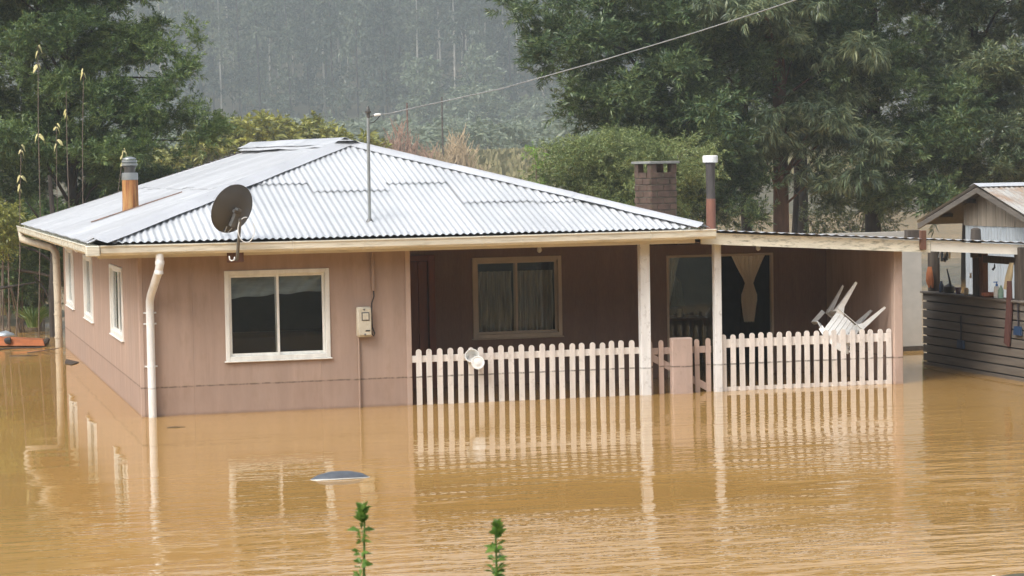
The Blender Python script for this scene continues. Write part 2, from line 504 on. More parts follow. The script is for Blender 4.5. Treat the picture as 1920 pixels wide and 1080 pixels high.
M['grass'] = leaf_mat('reed_grass', [(0.2, (0.07, 0.15, 0.04)), (0.5, (0.15, 0.28, 0.08)), (0.8, (0.36, 0.46, 0.20))])
M['bare_red'] = plain('red_brown_twig', (0.29, 0.185, 0.135), 0.9, var=0.3, bstr=0)
M['bare_tan'] = plain('tan_twig', (0.38, 0.29, 0.18), 0.9, var=0.3, bstr=0)
M['dry_grass'] = leaf_mat('dry_grass', [(0.2, (0.12, 0.12, 0.05)), (0.5, (0.25, 0.22, 0.10)), (0.8, (0.40, 0.33, 0.18))])
M['leaf_under'] = leaf_mat('undergrowth_leaf', [(0.2, (0.030, 0.052, 0.022)), (0.5, (0.085, 0.115, 0.045)), (0.78, (0.24, 0.25, 0.11))])

def ground_mat():
    m, t, p = nt('ground_soil')
    v = pos_map(t, (0.12, 0.12, 0.12))
    a = ramp(t, noise(t, v, 1.0, 8, 0.65), [(0.3, (0.055, 0.050, 0.028)), (0.55, (0.10, 0.088, 0.048)), (0.75, (0.17, 0.135, 0.085))])
    b = ramp(t, noise(t, pos_map(t, (1.3, 1.3, 1.3)), 1.0, 6), [(0.3, 0.75), (0.7, 1.15)])
    c = mixc(t, 1.0, a, b, 'MULTIPLY')
    t.links.new(c, p.inputs['Base Color'])
    p.inputs['Roughness'].default_value = 0.9
    bump(t, p, noise(t, pos_map(t, (4, 4, 4)), 1.0, 6), 0.6, 0.08)
    return m
M['ground'] = ground_mat()

def water_mat():
    m, t, p = nt('muddy_flood_water')
    pos = N(t, 'ShaderNodeNewGeometry').outputs['Position']
    sx = N(t, 'ShaderNodeSeparateXYZ'); t.links.new(pos, sx.inputs[0])
    n = noise(t, pos_map(t, (0.10, 0.35, 1)), 1.0, 7, 0.6)
    c = ramp(t, n, [(0.3, (0.385, 0.218, 0.064)), (0.7, (0.455, 0.268, 0.088))])
    t.links.new(c, p.inputs['Base Color'])
    p.inputs['Roughness'].default_value = 0.03
    p.inputs['IOR'].default_value = 1.33
    # wind ripples: short crested, in drifting patches; sheltered water by the walls stays calm
    def rot(scale, ang):
        mp = N(t, 'ShaderNodeMapping')
        mp.inputs['Scale'].default_value = scale
        mp.inputs['Rotation'].default_value = (0, 0, ang)
        t.links.new(pos, mp.inputs['Vector'])
        return mp.outputs[0]
    r1 = noise(t, rot((1.5, 5.2, 1), R_(14)), 1.0, 2, 0.45)
    r2 = noise(t, rot((7.0, 15.0, 1), R_(-25)), 1.0, 2, 0.5)
    r3 = noise(t, rot((0.5, 1.3, 1), R_(5)), 1.0, 1, 0.5)
    patch = ramp(t, noise(t, pos_map(t, (0.22, 0.42, 1)), 1.0, 3), [(0.36, 0.08), (0.64, 1.15)])
    off = math_(t, 'SUBTRACT', math_(t, 'MULTIPLY', sx.outputs[0], 0.03), math_(t, 'MULTIPLY', sx.outputs[1], 0.085))
    wind = math_(t, 'MINIMUM', math_(t, 'MAXIMUM', math_(t, 'ADD', math_(t, 'MULTIPLY', math_(t, 'MULTIPLY', off, off), 1.5), math_(t, 'ADD', math_(t, 'MULTIPLY', off, 0.3), -0.03)), 0.03), 2.6)
    amp = math_(t, 'MULTIPLY', patch, wind)
    h = math_(t, 'ADD', math_(t, 'MULTIPLY', r1, 0.0165), math_(t, 'MULTIPLY', r2, 0.0055))
    h = math_(t, 'ADD', math_(t, 'MULTIPLY', h, amp), math_(t, 'MULTIPLY', r3, 0.004))
    b = N(t, 'ShaderNodeBump')
    b.inputs['Strength'].default_value = 1.0
    b.inputs['Distance'].default_value = 1.0
    t.links.new(h, b.inputs['Height'])
    t.links.new(b.outputs[0], p.inputs['Normal'])
    return m
M['water'] = water_mat()

# ------------------------------------------------------------------ terrain and water
def view_d(x, y): return (x + 2.535) * 0.2622 + (y + 24.279) * 0.9650
def smooth(a, b, x):
    t = np.clip((x - a) / (b - a), 0, 1)
    return t * t * (3 - 2 * t)
def terrain(x, y):
    d = view_d(x, y)
    z = np.full_like(x, -0.7)
    # bank below the photographer: water's edge runs at y = -11.9, a little nearer the house on the right
    edge = -12.25 + 0.55 * smooth(1.5, 4.2, x) + 0.1 * np.sin(x * 1.7)
    up = (edge - y)
    z = np.maximum(z, np.clip(up * 0.075, -0.7, 0.9))
    # wooded slope behind the photographer
    z = z + 34 * smooth(-14, -95, d)
    # bank left of the house
    g = np.exp(-(((x + 2.2) / 3.0) ** 2 + ((y - 19.5) / 4.2) ** 2))
    z = np.maximum(z, -0.7 + 1.75 * g + 0.12 * np.sin(x * 2.3) * np.cos(y * 1.9) * g)
    # far field and the forested hill
    z = np.where(d > 105, np.maximum(z, -0.7 + 4.6 * smooth(105, 190, d)), z)
    z = z + 5 * smooth(190, 400, d)
    z = z + 150 * smooth(370, 900, d)
    z = z + 2.5 * np.sin(x * 0.03) * np.sin(y * 0.023) * smooth(400, 520, d)
    return z

def axis(fine0, fine1, step, far0, far1, grow=1.18):
    a = list(np.arange(fine0, fine1 + 1e-6, step))
    s = step; p = fine1
    while p < far1: s *= grow; p += s; a.append(p)
    s = step; p = fine0; pre = []
    while p > far0: s *= grow; p -= s; pre.append(p)
    return np.array(pre[::-1] + a)
gx = axis(-8, 22, 0.6, -700, 900)
gy = axis(-26, 30, 0.6, -400, 1050, 1.08)
GX, GY = np.meshgrid(gx, gy)
GZ = terrain(GX, GY)
nx, ny = len(gx), len(gy)
idx = np.arange(nx * ny).reshape(ny, nx)
F = np.stack([idx[:-1, :-1].ravel(), idx[:-1, 1:].ravel(), idx[1:, 1:].ravel(), idx[1:, :-1].ravel()], 1)
go = link('ground', fast_mesh('ground', np.stack([GX.ravel(), GY.ravel(), GZ.ravel()], 1), F, M['ground'], True))
tag(go, 'muddy ground, river bank and wooded hillside terrain', 'ground', kind='structure')

wv = np.array([(-260, -13.6, 0), (320, -13.6, 0), (320, 170, 0), (-260, 170, 0)])
wo = link('water', fast_mesh('water', wv, np.array([[0, 1, 2, 3]]), M['water']))
tag(wo, 'brown muddy flood water around the house', 'water', kind='structure')

# pale flooded track across the far field
tr = MB()
pts = [(36, 158), (44, 155.5), (52, 153.2), (60, 151), (70, 148)]
for i in range(len(pts) - 1):
    (xa, ya), (xb, yb) = pts[i], pts[i + 1]
    q = []
    for (x, y) in ((xa, ya - 3.4), (xb, yb - 3.4), (xb, yb + 3.4), (xa, ya + 3.4)):
        q.append((x, y, float(terrain(np.array([x]), np.array([y]))[0]) + 0.12))
    tr.add(q, [(0, 1, 2, 3)])
tag(tr.build('dirt_track', plain('pale_wet_track', (0.62, 0.50, 0.38), 0.5, var=0.15, scale=(.3, .3, .3)), origin=(0, 0, 0)), 'pale wet track crossing the far field below the hill', 'track', kind='structure')

# ------------------------------------------------------------------ house
house = empty('house', (0, 0, 0), 'single storey salmon pink house with grey corrugated hip roof standing in flood water', 'house')
BK = 1.90                       # porch back wall
FX = 2.91                       # right end of the front room
EX = 8.68                       # right end of the house
LY = 10.85                      # far end of the left wall
ZT = 1.78

def wall_panels(parent, axis_, fixed, thick, a0, a1, z0, z1, holes, joints, mat):
    """sheets between joints, each its own mesh, cut round the openings.
    axis_ 0: wall runs along X at Y=fixed..fixed+thick; axis_ 1: runs along Y at X=fixed..fixed+thick"""
    cuts = [a0] + [j for j in joints if a0 < j < a1] + [a1]
    for k in range(len(cuts) - 1):
        b0, b1 = cuts[k] + 0.0006, cuts[k + 1] - 0.0006
        us = sorted({b0, b1} | {min(max(u, b0), b1) for h in holes for u in h[:2]})
        ws = sorted({z0, z1} | {u for h in holes for u in h[2:]})
        mb = MB()
        for i in range(len(us) - 1):
            run = None
            for j in range(len(ws) - 1):
                uc, wc = (us[i] + us[i + 1]) / 2, (ws[j] + ws[j + 1]) / 2
                solid = not any(h[0] < uc < h[1] and h[2] < wc < h[3] for h in holes)
                if solid:
                    if axis_ == 0: mb.box(us[i], us[i + 1], fixed, fixed + thick, ws[j], ws[j + 1])
                    else: mb.box(fixed, fixed + thick, us[i], us[i + 1], ws[j], ws[j + 1])
        if mb.v: mb.build('wall_panel', mat, parent)

def window(parent, axis_, face, a0, a1, z0, z1, mat, split=0.5, fw=0.045, out=-1, depth=0.06, sash_front_left=True):
    """sliding window: outer frame, two sashes one behind the other, panes"""
    wdw = empty('window', (0, 0, 0), parent=parent)
    def bx(mb, u0, u1, d0, d1, w0, w1, ch=0.004):
        lo, hi = face + out * d1, face + out * d0
        if lo > hi: lo, hi = hi, lo
        if axis_ == 0: mb.box(u0, u1, lo, hi, w0, w1, ch)
        else: mb.box(lo, hi, u0, u1, w0, w1, ch)
    f = MB()
    bx(f, a0, a0 + fw, -depth, 0.018, z0, z1); bx(f, a1 - fw, a1, -depth, 0.018, z0, z1)
    bx(f, a0 + fw, a1 - fw, -depth, 0.0165, z1 - fw, z1); bx(f, a0 + fw, a1 - fw, -depth, 0.0165, z0, z0 + fw)
    f.build('frame', mat, wdw)
    s = MB(); bx(s, a0 - 0.015, a1 + 0.015, -0.01, 0.034, z0 - 0.016, z0 - 0.001); s.build('sill', mat, wdw)
    m = a0 + (a1 - a0) * split
    for k, (u0, u1) in enumerate(((a0 + fw, m + 0.022), (m - 0.022, a1 - fw))):
        d = -0.012 if (k == 0) == sash_front_left else -0.036
        sw = 0.028
        g = MB()
        b0, b1 = z0 + fw + 0.001, z1 - fw - 0.001
        bx(g, u0 + 0.001, u0 + sw, d - 0.02, d, b0, b1, 0.002); bx(g, u1 - sw, u1 - 0.001, d - 0.02, d, b0, b1, 0.002)
        bx(g, u0 + sw, u1 - sw, d - 0.02, d - 0.001, b1 - sw, b1, 0.002); bx(g, u0 + sw, u1 - sw, d - 0.02, d - 0.001, b0, b0 + sw, 0.002)
        g.build('sash', mat, wdw)
        pn = MB(); bx(pn, u0 + sw - 0.004, u1 - sw + 0.004, d - 0.012, d - 0.008, b0 + sw - 0.004, b1 - sw + 0.004, 0)
        pn.build('pane', M['glass'], wdw)
    return wdw

WF = (0.893, 2.022, 0.557, 1.518)        # front window
WB = (4.09, 5.185, 0.556, 1.512)         # porch window
GD = (6.507, 7.883, -0.45, 1.475)        # glass door
DR = (2.98, 3.60, -0.45, 1.50)           # plank door
WL = [(1.80, 3.25, 0.69, 1.513), (5.72, 7.03, 0.67, 1.513), (8.85, 10.2, 0.68, 1.53)]
hw = house
wall_panels(hw, 0, 0.0, 0.03, 0.03, FX, -0.7, ZT, [WF], [0.55, 1.92], M['wall'])
wall_panels(hw, 1, 0.0, 0.03, 0.0, LY, -0.7, ZT, WL, [1.22, 2.44, 3.66, 4.88, 6.1, 7.32, 8.54, 9.76], M['wall'])
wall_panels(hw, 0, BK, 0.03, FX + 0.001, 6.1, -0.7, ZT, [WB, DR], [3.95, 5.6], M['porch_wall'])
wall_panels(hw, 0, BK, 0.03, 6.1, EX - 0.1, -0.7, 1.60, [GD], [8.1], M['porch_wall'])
mb = MB(); mb.box(FX - 0.03, FX, 0.032, BK, -0.7, ZT); mb.build('return_wall', M['porch_wall'], hw)
mb = MB(); mb.box(EX - 0.098, EX - 0.02, 0.012, BK - 0.002, -0.7, 1.64); mb.build('porch_end_wall', M['wall'], hw)
mb = MB(); mb.box(EX - 0.104, EX, -0.085, 0.01, -0.7, 1.57, 0.006); mb.build('end_pillar', M['trim'], hw)
# trim boards on the corners
mb = MB(); mb.box(FX - 0.052, FX + 0.004, -0.016, -0.002, -0.7, ZT, 0.003); mb.build('corner_board', M['trim'], hw)
mb = MB(); mb.box(-0.014, 0.028, -0.004, 0.026, -0.7, ZT, 0.003); mb.build('corner_board', M['trim'], hw)
# inside of the rooms, so that the windows look into real rooms
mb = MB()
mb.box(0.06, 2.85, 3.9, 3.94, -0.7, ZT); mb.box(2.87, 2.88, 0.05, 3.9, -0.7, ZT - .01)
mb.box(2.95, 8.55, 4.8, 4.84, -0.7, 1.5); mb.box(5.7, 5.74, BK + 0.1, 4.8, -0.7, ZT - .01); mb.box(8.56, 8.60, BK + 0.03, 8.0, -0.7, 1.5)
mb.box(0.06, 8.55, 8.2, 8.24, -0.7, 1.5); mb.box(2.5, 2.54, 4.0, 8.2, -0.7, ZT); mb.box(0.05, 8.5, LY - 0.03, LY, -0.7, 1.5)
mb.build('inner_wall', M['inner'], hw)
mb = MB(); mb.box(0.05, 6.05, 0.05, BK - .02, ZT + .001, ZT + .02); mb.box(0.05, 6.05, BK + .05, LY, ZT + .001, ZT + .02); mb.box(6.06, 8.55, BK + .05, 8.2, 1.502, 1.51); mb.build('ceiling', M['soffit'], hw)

w_ = window(hw, 0, 0.0, *WF, M['white_frame'], 0.5, 0.046, -1)
w_ = window(hw, 0, BK, *WB, M['tan_frame'], 0.49, 0.046, -1)
for a in WL: window(hw, 1, 0.0, *a, M['white_frame'], 0.5, 0.05, -1, sash_front_left=False)

# glass door: thin frame, two panes
gd = empty('glass_door', (0, 0, 0), parent=hw)
f = MB()
f.box(GD[0], GD[0] + 0.028, BK - 0.012, BK + 0.05, -0.45, GD[3], 0.003); f.box(GD[1] - 0.028, GD[1], BK - 0.012, BK + 0.05, -0.45, GD[3], 0.003)
f.box(GD[0] + 0.028, GD[1] - 0.028, BK - 0.011, BK + 0.05, GD[3] - 0.03, GD[3], 0.003)
f.build('frame', M['tan_frame'], gd)
for u0, u1, d in ((GD[0] + 0.03, 7.17, 0.012), (GD[0] + 0.06, 7.20, 0.032)):
    p_ = MB(); p_.box(u0, u1, BK + d, BK + d + 0.004, -0.44, GD[3] - 0.032); p_.build('pane', M['glass'], gd)
st = MB(); st.box(7.158, 7.186, BK + 0.006, BK + 0.045, -0.44, GD[3] - 0.031, 0.003); st.build('stile', M['dark_wood'], gd)

# plank door of the front room with jamb
dr = empty('door', (0, 0, 0), parent=hw)
f = MB(); f.box(3.555, 3.635, BK - 0.03, BK + 0.04, -0.45, 1.56, 0.005); f.box(2.93, 3.555, BK - 0.028, BK + 0.04, 1.49, 1.56, 0.005); f.build('jamb', M['door'], dr)
for k in range(5):
    p_ = MB(); p_.box(2.985 + k * 0.113, 2.985 + k * 0.113 + 0.109, BK + 0.0, BK + 0.03, -0.45, 1.485, 0.004); p_.build('plank', M['door'], dr)
h_ = MB(); h_.tube([(3.04, BK - 0.002, 0.62), (3.04, BK - 0.045, 0.62), (3.12, BK - 0.05, 0.62)], 0.008); h_.build('handle', M['steel'], dr)

# ---------------- roof
roof = empty('roof', (0, 0, 0), parent=house)
EA = -0.43                       # front eave
RXL, RXR = -0.50, 6.12           # left and right eaves
APX = 2.80
RZ = 1.876
A_ = Vector((RXL, EA, RZ)); B_ = Vector((RXR, EA, RZ)); D_ = Vector((RXL, 12.0, RZ - 0.01)); E_ = Vector((RXR, 12.0, RZ))
AP1 = Vector((APX, 2.95, 2.900)); AP2 = Vector((APX, 10.3, 2.965))
PITCH = 0.0762

def sheet(P0, U, S, Nn, u0, u1, smin, smax, lift, hipf, name, mat, parent, amp=0.0095):
    """corrugated sheet: u along the eave, s up the slope; hipf(u) limits s"""
    nu = max(4, int(round((u1 - u0) / PITCH * 8)))
    V, F = [], []
    rows = 2
    for i in range(nu + 1):
        u = u0 + (u1 - u0) * i / nu
        h = amp * math.sin(2 * PI * u / PITCH) + lift
        top = min(smax, hipf(u))
        bot = min(smin, top - 0.002)
        for j in range(rows):
            s_ = bot + (top - bot) * j / (rows - 1)
            V.append(P0 + U * u + S * s_ + Nn * h)
    for i in range(nu):
        for j in range(rows - 1):
            a = i * rows + j
            F.append((a, a + rows, a + rows + 1, a + 1))
    n = len(V)                                    # underside, 1 mm sheet
    V += [v - Nn * 0.0012 for v in V]
    F += [tuple(n + k for k in reversed(q)) for q in F]
    mb = MB(); mb.add(V, F)
    o0 = ORG[parent]
    me = bpy.data.meshes.new(name)
    me.from_pydata([tuple(Vector(v) - o0) for v in mb.v], [], mb.f)
    me.materials.append(mat)
    for p in me.polygons: p.use_smooth = True
    me.update()
    return link(name, me, parent)

def face_frame(P0, P1, Ptop):
    U = (P1 - P0); L = U.length; U = U.normalized()
    S = (Ptop - P0); S = (S - U * S.dot(U)); H = S.length; S = S.normalized()
    Nn = U.cross(S)
    if Nn.z < 0: Nn = -Nn
    return U, S, Nn, L, H
# front face
U, S, Nn, L, H = face_frame(A_, B_, AP1)
uap = (AP1 - A_).dot(U)
hipF = lambda u: H * (u / uap) if u < uap else H * (L - u) / (L - uap)
wid = PITCH * 10.5
laps = [9, 9, 1.98, 1.66, 1.92, 1.14, 1.10, 9, 9, 9]
rnd = random.Random(3)
k = 0; u = 0.16
while u < L - 0.2:
    u1 = min(u + wid, L - 0.14)
    lp = laps[min(k, len(laps) - 1)]
    up = lambda uu: hipF(uu) - 0.03
    sheet(A_, U, S, Nn, u, u1 + (PITCH if u1 < L - 0.15 else 0), -0.05, lp, 0.0 + 0.0025 * (k % 2), up, 'roof_sheet', M['roof'], roof)
    if lp < H: sheet(A_, U, S, Nn, u, u1 + PITCH, lp - 0.12, 9, 0.012 + 0.0025 * (k % 2), up, 'roof_sheet', M['roof'], roof)
    u = u1; k += 1
# left face (ridge rises a little to the back)
U2, S2, N2, L2, H2 = face_frame(D_, A_, AP1)
H2 = (AP1 - D_ - U2 * (AP1 - D_).dot(U2)).length
ua1 = (AP1 - D_).dot(U2); ua2 = (AP2 - D_).dot(U2)
hipL = lambda u: H2 * u / ua2 if u < ua2 else (H2 if u < ua1 else H2 * (L2 - u) / (L2 - ua1))
k = 0; u = 0.06
while u < L2 - 0.2:
    u1 = min(u + wid, L2 - 0.16)
    up = lambda uu: hipL(uu) - 0.02
    lp = 1.75 + 0.06 * (k % 3 == 0)
    sheet(D_, U2, S2, N2, u, u1 + (PITCH if u1 < L2 - 0.17 else 0), -0.05, lp, (0.007 * (k % 2) if u1 < L2 - 0.2 else -0.004), up, 'roof_sheet', M['roof_side'], roof)
    sheet(D_, U2, S2, N2, u, u1 + PITCH, lp - 0.12, 9, 0.012 + 0.007 * (k % 2), up, 'roof_sheet', M['roof_side'], roof)
    u = u1; k += 1
# right and back faces (turned away from the street)
U3, S3, N3, L3, H3 = face_frame(B_, E_, AP1)
ub1 = (AP1 - B_).dot(U3); ub2 = (AP2 - B_).dot(U3)
hipR = lambda u: H3 * u / ub1 if u < ub1 else (H3 if u < ub2 else H3 * (L3 - u) / (L3 - ub2))
u = 0.06
while u < L3 - 0.1:
    u1 = min(u + wid, L3 - 0.04)
    sheet(B_, U3, S3, N3, u, u1 + (PITCH if u1 < L3 - .05 else 0), -0.05, 9, 0.0, lambda uu: hipR(uu) - 0.02, 'roof_sheet', M['roof_side'], roof)
    u = u1
U4, S4, N4, L4, H4 = face_frame(E_, D_, AP2)
uc = (AP2 - E_).dot(U4)
sheet(E_, U4, S4, N4, 0.06, L4 - 0.06, -0.05, 9, 0.0, lambda uu: (H4 * uu / uc if uu < uc else H4 * (L4 - uu) / (L4 - uc)) - 0.02, 'roof_sheet', M['roof_side'], roof)

def cap(name, P, Q, Na, Nb, ina, inb, wa=0.20, wb=0.20, lift=0.016, segs=10, wob=0.006, seed=0):
    """folded flashing along an edge P-Q; ina/inb: directions in the two roof planes, square to the edge"""
    rr = random.Random(seed)
    V, F = [], []
    for i in range(segs + 1):
        t = i / segs
        c = P.lerp(Q, t)
        w1 = rr.uniform(-wob, wob); w2 = rr.uniform(-wob, wob)
        up = ((Na + Nb) / 2).normalized()
        V += [c + ina * wa + Na * (lift + w1), c + ina * (wa * .35) + Na * (lift + 0.008), c + up * (lift + 0.026), c + inb * (wb * .35) + Nb * (lift + 0.008), c + inb * wb + Nb * (lift + w2)]
    for i in range(segs):
        for j in range(4):
            a = i * 5 + j
            F.append((a, a + 5, a + 6, a + 1))
    mb = MB(); mb.add(V, F)
    return mb.build(name, M['cap'], roof, smooth=True, auto=60)
def inplane(Nrm, edge, toward):
    d = Nrm.cross(edge).normalized()
    return d if d.dot(toward) > 0 else -d
cenF = (A_ + B_ + AP1) / 3; cenL = (A_ + D_ + AP1 + AP2) / 4; cenR = (B_ + E_ + AP1 + AP2) / 4; cenB = (D_ + E_ + AP2) / 3
def hipcap(P, Q, Na, Nb, ca, cb, n, seed, wa=0.2, wb=0.2):
    e = (Q - P).normalized()
    for i in range(n):
        p = P.lerp(Q, i / n); q = P.lerp(Q, (i + 1) / n) + e * 0.05
        cap('hip_flashing', p, q, Na, Nb, inplane(Na, e, ca - P), inplane(Nb, e, cb - P), wa, wb, 0.030 + 0.003 * (i % 2), 6, 0.005, seed + i)
hipcap(A_ - S * 0.04, AP1, N2, Nn, cenL, cenF, 2, 1, 0.15, 0.17)
hipcap(B_ - S * 0.04, AP1, Nn, N3, cenF, cenR, 3, 5, 0.13, 0.2)
hipcap(AP1 + Vector((0, -0.06, 0.012)), AP2 + Vector((0, 0, 0.02)), N2, N3, cenL, cenR, 3, 9, 0.2, 0.2)
# loose curled flashing at the crown
mb = MB()
V = []
for i in range(9):
    t = i / 8
    y = 2.75 + t * 7.2
    z = 2.912 + 0.066 * t + 0.006 * math.sin(i * 2.1)
    V += [(APX - 0.24, y, z - 0.07 + 0.008 * math.sin(i * 1.7)), (APX - 0.12, y, z + 0.01), (APX + 0.10, y, z + 0.012), (APX + 0.26, y, z - 0.08)]
Fq = [(i * 4 + j, (i + 1) * 4 + j, (i + 1) * 4 + j + 1, i * 4 + j + 1) for i in range(8) for j in range(3)]
mb.add(V, Fq); mb.build('ridge_flashing', M['cap'], roof, smooth=True, auto=70)

# fascia, soffit
mb = MB()
mb.box(RXL + 0.04, RXR - 0.06, EA + 0.055, EA + 0.075, 1.692, 1.83)
mb.build('fascia_board', M['fascia'], roof)
mb = MB(); mb.box(RXL + 0.06, RXL + 0.08, EA + 0.08, 11.8, 1.70, 1.83); mb.build('fascia_board', M['gutter_moss'], roof)
mb = MB(); mb.box(RXL + 0.085, RXR - 0.08, EA + 0.08, -0.001, 1.755, 1.765); mb.box(RXL + 0.085, -0.001, 0.0, 11.8, 1.755, 1.765)
mb.box(FX + 0.01, RXR - .08, 0.0, BK - 0.002, 1.7555, 1.7655)
mb.build('soffit', M['soffit'], roof)

# gutters: open half-box section with a rolled lip
def gutter_prof():
    o = [(0.052, 0.0), (0.050, -0.050), (0.030, -0.088), (-0.030, -0.098), (-0.056, -0.070), (-0.062, -0.010), (-0.072, -0.004), (-0.072, 0.008), (-0.060, 0.010)]
    i = [(x + (0.004 if x < 0 else -0.004), z + 0.005) for x, z in o[:-2]][::-1]
    return o + [(-0.055, 0.004)] + i[1:]
pr = gutter_prof()
def sweep_poly(mb, prof, P, Q, out):
    n = len(prof)
    V = [P + out * x + Vector((0, 0, z)) for x, z in [(-a, b) for a, b in prof]] + [Q + out * x + Vector((0, 0, z)) for x, z in [(-a, b) for a, b in prof]]
    F = [(i, (i + 1) % n, n + (i + 1) % n, n + i) for i in range(n)] + [tuple(range(n)), tuple(range(2 * n - 1, n - 1, -1))]
    mb.add(V, F)
GZT = 1.828
gfr = empty('gutter', (0, 0, 0), parent=house)
xs = [-0.44, 1.55, 3.6, 5.5, 6.27]
sag = [1.826, 1.822, 1.824, 1.832, 1.838]
for i in range(4):
    mb = MB()
    sweep_poly(mb, pr, Vector((xs[i], EA - 0.012, sag[i])), Vector((xs[i + 1] - 0.003, EA - 0.012, sag[i + 1])), Vector((0, -1, 0)))
    mb.build('channel', M['gutter'], gfr)
for x in [-0.2, 0.42, 0.72, 1.55, 2.3, 2.95, 3.6, 4.05, 4.65, 5.5, 5.85]:
    z = float(np.interp(x, xs, sag))
    mb = MB(); sweep_poly(mb, [(a * 1.06, b * 1.05 + 0.001) for a, b in pr], Vector((x, EA - 0.012, z)), Vector((x + 0.018, EA - 0.012, z)), Vector((0, -1, 0)))
    mb.build('bracket', M['gutter'], gfr)
gl_ = empty('gutter', (0, 0, 0), parent=house)
mb = MB(); sweep_poly(mb, pr, Vector((RXL - 0.005, EA + 0.06, 1.826)), Vector((RXL - 0.045, 12.0, 1.818)), Vector((-1, 0, 0))); mb.build('channel', M['gutter_moss'], gl_)
for y in (1.2, 2.8, 4.4, 6.0, 7.6, 9.2, 10.8):
    mb = MB(); sweep_poly(mb, [(a * 1.06, b * 1.05) for a, b in pr], Vector((RXL - 0.02, y, 1.822)), Vector((RXL - 0.02, y + 0.02, 1.822)), Vector((-1, 0, 0))); mb.build('bracket', M['gutter'], gl_)
mb = MB(); mb.box(RXL - 0.085, RXL + 0.055, EA - 0.09, EA + 0.055, 1.722, 1.833, 0.01); mb.build('corner_piece', M['gutter'], gfr)

# downpipes
dp = empty('downpipe', (0, 0, 0), parent=house)
mb = MB(); mb.tube([(0.168, EA - 0.01, 1.735), (0.168, EA - 0.01, 1.62), (0.16, EA + 0.02, 1.56), (0.105, -0.10, 1.29), (0.096, -0.062, 1.22), (0.096, -0.055, 1.1), (0.098, -0.055, -0.5)], 0.043, 14)
mb.build('pipe', M['white_pipe'], dp, smooth=True, auto=60)
for z in (1.64, 1.54): 
    mb = MB(); mb.lathe([(0.047, z - 0.02), (0.048, z - 0.015), (0.048, z + 0.015), (0.047, z + 0.02)], Matrix.Translation((0.168 if z > 1.6 else 0.158, EA - 0.008 + (0 if z > 1.6 else 0.03), 0)), 14); mb.build('collar', M['white_pipe'], dp, smooth=True)
for z in (1.10, 0.985, 0.535):
    mb = MB(); mb.lathe([(0.046, z - 0.008), (0.046, z + 0.008)], Matrix.Translation((0.096, -0.055, 0)), 14); mb.box(0.03, 0.165, -0.022, -0.002, z - 0.008, z + 0.008); mb.build('clip', M['white_pipe'], dp)
dp2 = empty('downpipe', (0, 0, 0), parent=house)
mb = MB(); mb.tube([(RXL - 0.05, 11.85, 1.74), (RXL - 0.04, 11.8, 1.62), (-0.36, 11.5, 1.56), (-0.15, 10.95, 1.50), (-0.105, 10.85, 1.42), (-0.10, 10.84, 1.2), (-0.095, 10.84, -0.5)], 0.055, 12)
mb.build('pipe', M['old_pipe'], dp2, smooth=True, auto=60)
for z in (1.36, 0.98, 0.5, 0.15):
    mb = MB(); mb.lathe([(0.060, z - 0.012), (0.060, z + 0.012)], Matrix.Translation((-0.10, 10.84, 0)), 12); mb.build('clip', M['old_pipe'], dp2)

# rusty flue on the left slope
fl = empty('flue', (0, 0, 0), parent=house)
fx, fy = 0.335, 4.0
mb = MB(); mb.lathe([(0.104, 2.08), (0.099, 2.2), (0.096, 2.50)], Matrix.Translation((fx, fy, 0)), 20); mb.build('pipe', M['rust'], fl, smooth=True)
mb = MB(); mb.lathe([(0.098, 2.502), (0.100, 2.51), (0.098, 2.585), (0.09, 2.59)], Matrix.Translation((fx, fy, 0)), 20); mb.build('collar', M['galv'], fl, smooth=True)
mb = MB(); mb.lathe([(0.068, 2.588), (0.066, 2.64), (0.088, 2.672)], Matrix.Translation((fx, fy, 0)), 20); mb.build('neck', M['dish'], fl, smooth=True)
for z, r in ((2.675, 0.098), (2.712, 0.094)):
    mb = MB(); mb.lathe([(r - .01, z), (r, z + 0.004), (r, z + 0.028), (r - 0.02, z + 0.032)], Matrix.Translation((fx, fy, 0)), 20); mb.build('cowl_ring', M['galv'], fl, smooth=True)
mb = MB(); mb.lathe([(0.085, 2.752), (0.08, 2.765), (0.03, 2.785)], Matrix.Translation((fx, fy, 0)), 20); mb.build('cowl_cap', M['galv'], fl, smooth=True)
# rusty flashing strip running up the slope past the flue
mb = MB()
z_at = lambda x: RZ + (x - RXL) * (AP1.z - RZ) / (APX - RXL)
mb.add([(-0.16, fy - .16, z_at(-0.16) + 0.013), (0.95, fy - .16, z_at(0.95) + 0.013), (0.95, fy - .13, z_at(0.95) + 0.026), (-0.16, fy - .11, z_at(-0.16) + 0.026)], [(0, 1, 2, 3)])
mb.build('flashing_strip', plain('dark_rust_strip', (0.13, 0.07, 0.045), .8, var=.5, scale=(9, 9, 9), dirt=(.35, .2, .1), dirt_amt=.8), fl)

